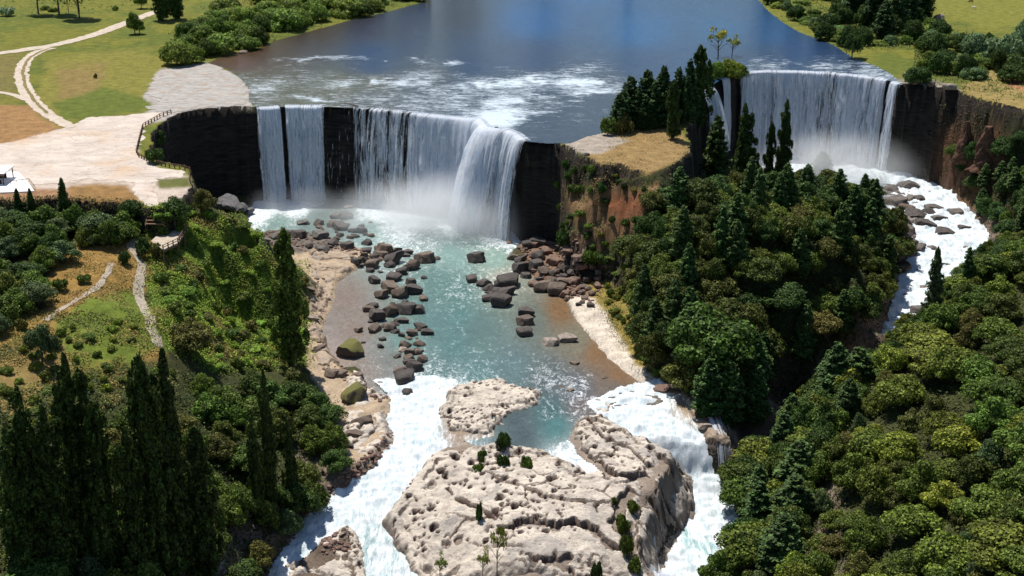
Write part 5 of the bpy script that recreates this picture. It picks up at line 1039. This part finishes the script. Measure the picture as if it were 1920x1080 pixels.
# ------------------------------------------------------------------ fences, steps, platform, pavilion
def fence(pts, label, h=1.15, sp=2.2, name='fence'):
    W = [hit(a, b)[:2] for a, b in pts]; root = empty(name, (*W[0], Hs(*W[0]))); tag(root, label, 'fence')
    rails = MB(); prev = None
    for i in range(len(W)-1):
        a = np.array(W[i]); b = np.array(W[i+1]); L = np.hypot(*(b-a)); k_ = max(1, round(L/sp))
        for q in range(k_+(i == len(W)-2)):
            p_ = a+(b-a)*q/k_; z = Hs(*p_); mb = MB(); lean = random.uniform(-.04, .04)
            mb.bar((p_[0], p_[1], z-.4), (p_[0]+lean, p_[1]+lean, z+h+.12), .24)
            kid(mb.build('post', M['wood']), root)
            cur = Vector((p_[0], p_[1], z))
            if prev is not None:
                for zz, t_ in ((h, .17), (h*.55, .13)):
                    rails.bar(prev+Vector((0, 0, zz)), cur+Vector((0, 0, zz+random.uniform(-.03, .03))), .09, t_)
            prev = cur
    kid(rails.build('rails', M['wood']), root); return root
fence([(321, 213), (300, 221), (268, 240), (262, 262), (256, 287)], 'upper run of wooden fence left of the dark alcove')
fence([(256, 287), (261, 296), (280, 305), (318, 315), (357, 326)], 'lower run of wooden fence along the near rim of the dark alcove', sp=1.7)
fence([(357, 326), (356, 340), (361, 355)], 'short end piece of wooden fence at the rim corner')
# steps
def px3(px, py): h = hit(px, py); return Vector(h)
a = px3(291, 396); root = empty('steps', a); tag(root, 'short flight of weathered wooden steps between two dark trees', 'steps')
for i in range(6):
    mb = MB(); mb.box((a.x, a.y+3.0-i*.9, .25-i*.62), (4.2, .8, .22)); kid(mb.build('step', M['wood']), root)
mb = MB(); mb.bar((a.x-2.2, a.y+3.6, .3), (a.x-2.2, a.y-1.9, -3.2), .16, .4); mb.bar((a.x+2.2, a.y+3.6, .3), (a.x+2.2, a.y-1.9, -3.2), .16, .4); kid(mb.build('stringer', M['wood']), root)
# viewing platform
zt = -5.6
A = [Vector(P(q[0], q[1], zt)) for q in [(283, 452), (306, 430), (352, 423), (345, 438), (334, 455), (306, 468)]]
ctr = sum(A, Vector())/6; root = empty('viewing_platform', (ctr.x, ctr.y, Hs(ctr.x, ctr.y))); tag(root, 'pale wooden viewing platform with railing above the green ridge', 'viewing platform')
V = [tuple(p_) for p_ in A]+[(p_.x, p_.y, p_.z-.35) for p_ in A]
me = bpy.data.meshes.new('deck'); me.from_pydata(V, [], [list(range(6)), list(range(11, 5, -1))]+[[i, i+6, (i+1) % 6+6, (i+1) % 6] for i in range(6)]); me.materials.append(M['deckwood'])
dk = bpy.data.objects.new('deck', me); COL.objects.link(dk); kid(dk, root)
rl = MB(); jn = MB()
for i, j in ((2, 3), (3, 4), (4, 5)):
    p_, q_ = A[i], A[j]; L = (q_-p_).length; k_ = max(1, round(L/1.9))
    for s_ in range(k_+1):
        c = p_.lerp(q_, s_/k_); mb = MB(); mb.box((c.x, c.y, c.z+.35), (.26, .26, 1.7)); kid(mb.build('post', M['wood']), root)
        if s_ < k_:
            d_ = p_.lerp(q_, (s_+1)/k_)
            for zz in (.55, 1.1): rl.bar((c.x, c.y, c.z+zz), (d_.x, d_.y, d_.z+zz), .1, .16)
for c in A[2:]+[A[0]]: jn.bar((c.x, c.y, Hs(c.x, c.y)-1), (c.x, c.y, zt-.36), .3)
jn.bar(A[4]-Vector((0, 0, .55)), A[5]-Vector((0, 0, .55)), .2, .4); jn.bar(A[2]-Vector((0, 0, .55)), A[4]-Vector((0, 0, .55)), .2, .4)
kid(rl.build('railing', M['wood']), root); kid(jn.build('support_frame', M['wood']), root)
# pavilion at the left edge
a = Vector(P(8, 345, .4)); root = empty('pavilion', a); tag(root, 'white flat-roofed pavilion with dark open front at the left edge', 'building')
def rb(name, c, d, m, parent=root):
    mb = MB(); mb.box(c, d); o = mb.build(name, m); return kid(o, parent)
rb('wall', (a.x-5.5, a.y+5.0, 1.6), (9, .3, 2.9), M['dark']); rb('wall', (a.x-9.7, a.y+1, 1.6), (.3, 7.6, 2.9), M['white'])
rb('roof', (a.x-5.0, a.y+2.6, 3.45), (11.5, 8.4, .3), M['white']); rb('counter', (a.x-4, a.y-.6, 1.0), (7, .7, 1.1), M['dark'])
for xx in (-9.5, -4.6, .3):
    for yy in (-1.2, 6.2): rb('post', (a.x+xx, a.y+yy, 1.75), (.22, .22, 3.1), M['dark'])
rb('fascia', (a.x-5.0, a.y-1.62, 3.2), (11.7, .12, .5), M['wood'])
A2 = [P(-30, 322, .62), P(35, 322, .62), P(56, 346, .62), P(64, 358, .62), P(-30, 362, .62)]
me = bpy.data.meshes.new('terrace_slab'); V = A2+[(p_[0], p_[1], -.6) for p_ in A2]; me.from_pydata(V, [], [[4, 3, 2, 1, 0], [5, 6, 7, 8, 9]]+[[i, (i+1) % 5, (i+1) % 5+5, i+5] for i in range(5)]); me.materials.append(M['white'])
o = bpy.data.objects.new('terrace', me); COL.objects.link(o); tag(o, 'white paved terrace slab in front of the pavilion', 'terrace')
W = [P(20, 346, .62), P(55, 342, .62), P(66, 356, .62)]
root = empty('railing', W[0]); tag(root, 'dark low railing along the front of the white terrace', 'railing'); rl = MB()
for i in range(2):
    p_, q_ = Vector(W[i]), Vector(W[i+1]); rl.bar(p_+Vector((0, 0, 1)), q_+Vector((0, 0, 1)), .1, .14); k_ = 3
    for s_ in range(k_+(i == 1)): c = p_.lerp(q_, s_/k_); mb = MB(); mb.bar(c, c+Vector((0, 0, 1.05)), .1); kid(mb.build('post', M['wood']), root)
kid(rl.build('rail', M['wood']), root)
# pole by the meadow
x, y, z = hit(130, 36); mb = MB(); mb.tube([(x, y, z-.5), (x, y, z+9)], [.16, .1], 8); tag(mb.build('pole', M['bark'], smooth=True), 'thin bare pole standing on the meadow between tall trees', 'pole')
# driftwood on the lip
p1 = Vector(P(646, 194, .4)); p2 = Vector(P(670, 199, .5)); mb = MB(); mb.tube([p1, p1.lerp(p2, .5)+Vector((0, 0, .2)), p2], [.15, .22, .28], 8)
tag(mb.build('driftwood_log', M['bark'], smooth=True), 'dark driftwood log stuck on the lip of the left waterfall', 'log')
# ------------------------------------------------------------------ grazing animals
def cow(px, py, m, label, rz):
    x, y, z = hit(px, py); vs = []; es = []; rr = []
    def add(p_, r_, par=None):
        vs.append(p_); rr.append(r_)
        if par is not None: es.append((par, len(vs)-1))
        return len(vs)-1
    r0 = add((-.2, 0, 1.05), (.36, .42)); b = add((-.75, 0, 1.1), (.3, .36), r0); c = add((.45, 0, 1.05), (.3, .40), r0); n_ = add((.9, 0, 1.05), (.17, .24), c); h_ = add((1.2, 0, .75), (.14, .16), n_); add((1.42, 0, .42), (.09, .09), h_)
    for s_ in (-1, 1):
        k1 = add((-.82, .2*s_, .75), (.13, .15), b); k2 = add((-.92, .2*s_, .42), (.07, .07), k1); add((-.85, .2*s_, .02), (.055, .055), k2)
        k1 = add((.55, .19*s_, .7), (.11, .12), c); k2 = add((.6, .19*s_, .38), (.06, .06), k1); add((.58, .19*s_, .02), (.055, .055), k2)
        add((1.08, .2*s_, .92), (.05, .03), h_)
    t1 = add((-1.1, 0, 1.1), (.05, .05), b); add((-1.2, 0, .5), (.03, .03), t1)
    me = bpy.data.meshes.new('cow'); me.from_pydata(vs, es, []); o = bpy.data.objects.new('cow', me); COL.objects.link(o)
    md = o.modifiers.new('skin', 'SKIN'); o.modifiers.new('sub', 'SUBSURF').levels = 1
    for i, v in enumerate(me.skin_vertices[0].data): v.radius = rr[i]
    me.skin_vertices[0].data[0].use_root = True
    bpy.context.view_layer.update(); dg_ = bpy.context.evaluated_depsgraph_get(); nm = bpy.data.meshes.new_from_object(o.evaluated_get(dg_)); o.modifiers.clear(); o.data = nm
    nm.materials.clear(); nm.materials.append(m); o.location = (x, y, z); o.rotation_euler = (0, 0, rz); tag(o, label, 'cow', 'cows on the upper right meadow'); return o
cow(1820, 6, M['hide'], 'brown cow grazing on the upper right meadow', 3.0); cow(1826, 18, M['hidew'], 'white cow grazing just below the brown one', 2.2)

# ------------------------------------------------------------------ spray
def mist(px, D, z, rad, dens, name='spray_mist', label=None):
    import bmesh
    me = bpy.data.meshes.new(name); bm = bmesh.new(); bmesh.ops.create_icosphere(bm, subdivisions=3, radius=1); bm.to_mesh(me); bm.free()
    me.materials.append(m_mist('spray_'+str(px), dens)); o = bpy.data.objects.new(name, me); COL.objects.link(o); o.location = PW(px, D, z); o.scale = rad; tag(o, label, 'spray', kind='stuff'); return o
mist(835, 414, -28, (42, 22, 17), .13, label='white spray cloud boiling at the foot of the left waterfall')
mist(560, 434, -29, (20, 12, 8), .06, label='thin spray at the left end of the left waterfall')
mist(1560, 472, -28, (36, 20, 16), .075, label='drifting spray below the right waterfall')

# ------------------------------------------------------------------ light
el, az = math.radians(65), math.radians(-32)     # azimuth measured from +Y (away from the camera), negative = left
sd_ = Vector((math.sin(az)*math.cos(el), math.cos(az)*math.cos(el), math.sin(el)))
sl = bpy.data.lights.new('sun', 'SUN'); sl.energy = 4.5; sl.angle = math.radians(.55); sl.color = (1, .95, .87)
so = bpy.data.objects.new('sun', sl); COL.objects.link(so); so.rotation_euler = sd_.to_track_quat('Z', 'Y').to_euler()
w = bpy.data.worlds.new('World'); S.world = w; w.use_nodes = True; nt = w.node_tree; nt.nodes.clear()
sk = nt.nodes.new('ShaderNodeTexSky'); sk.sky_type = 'NISHITA'; sk.sun_disc = False; sk.sun_elevation = el; sk.sun_rotation = az; sk.air_density = 1.0; sk.dust_density = .3; sk.ozone_density = 2.0
bg = nt.nodes.new('ShaderNodeBackground'); bg.inputs['Strength'].default_value = .075; ow = nt.nodes.new('ShaderNodeOutputWorld')
nt.links.new(sk.outputs[0], bg.inputs[0]); nt.links.new(bg.outputs[0], ow.inputs[0])
S.view_settings.view_transform = 'Standard'; S.view_settings.look = 'None'; S.view_settings.exposure = .42; S.view_settings.gamma = 1
S.cycles.volume_step_rate = 2; S.cycles.volume_max_steps = 128; S.cycles.max_bounces = 6; S.cycles.transparent_max_bounces = 12; S.cycles.diffuse_bounces = 4; S.cycles.volume_bounces = 2; S.cycles.transmission_bounces = 4; S.cycles.glossy_bounces = 2
print('COUNTS', nr, nr2, nc, ng, nl, nb, ns, nk, 'objects', len(bpy.data.objects))
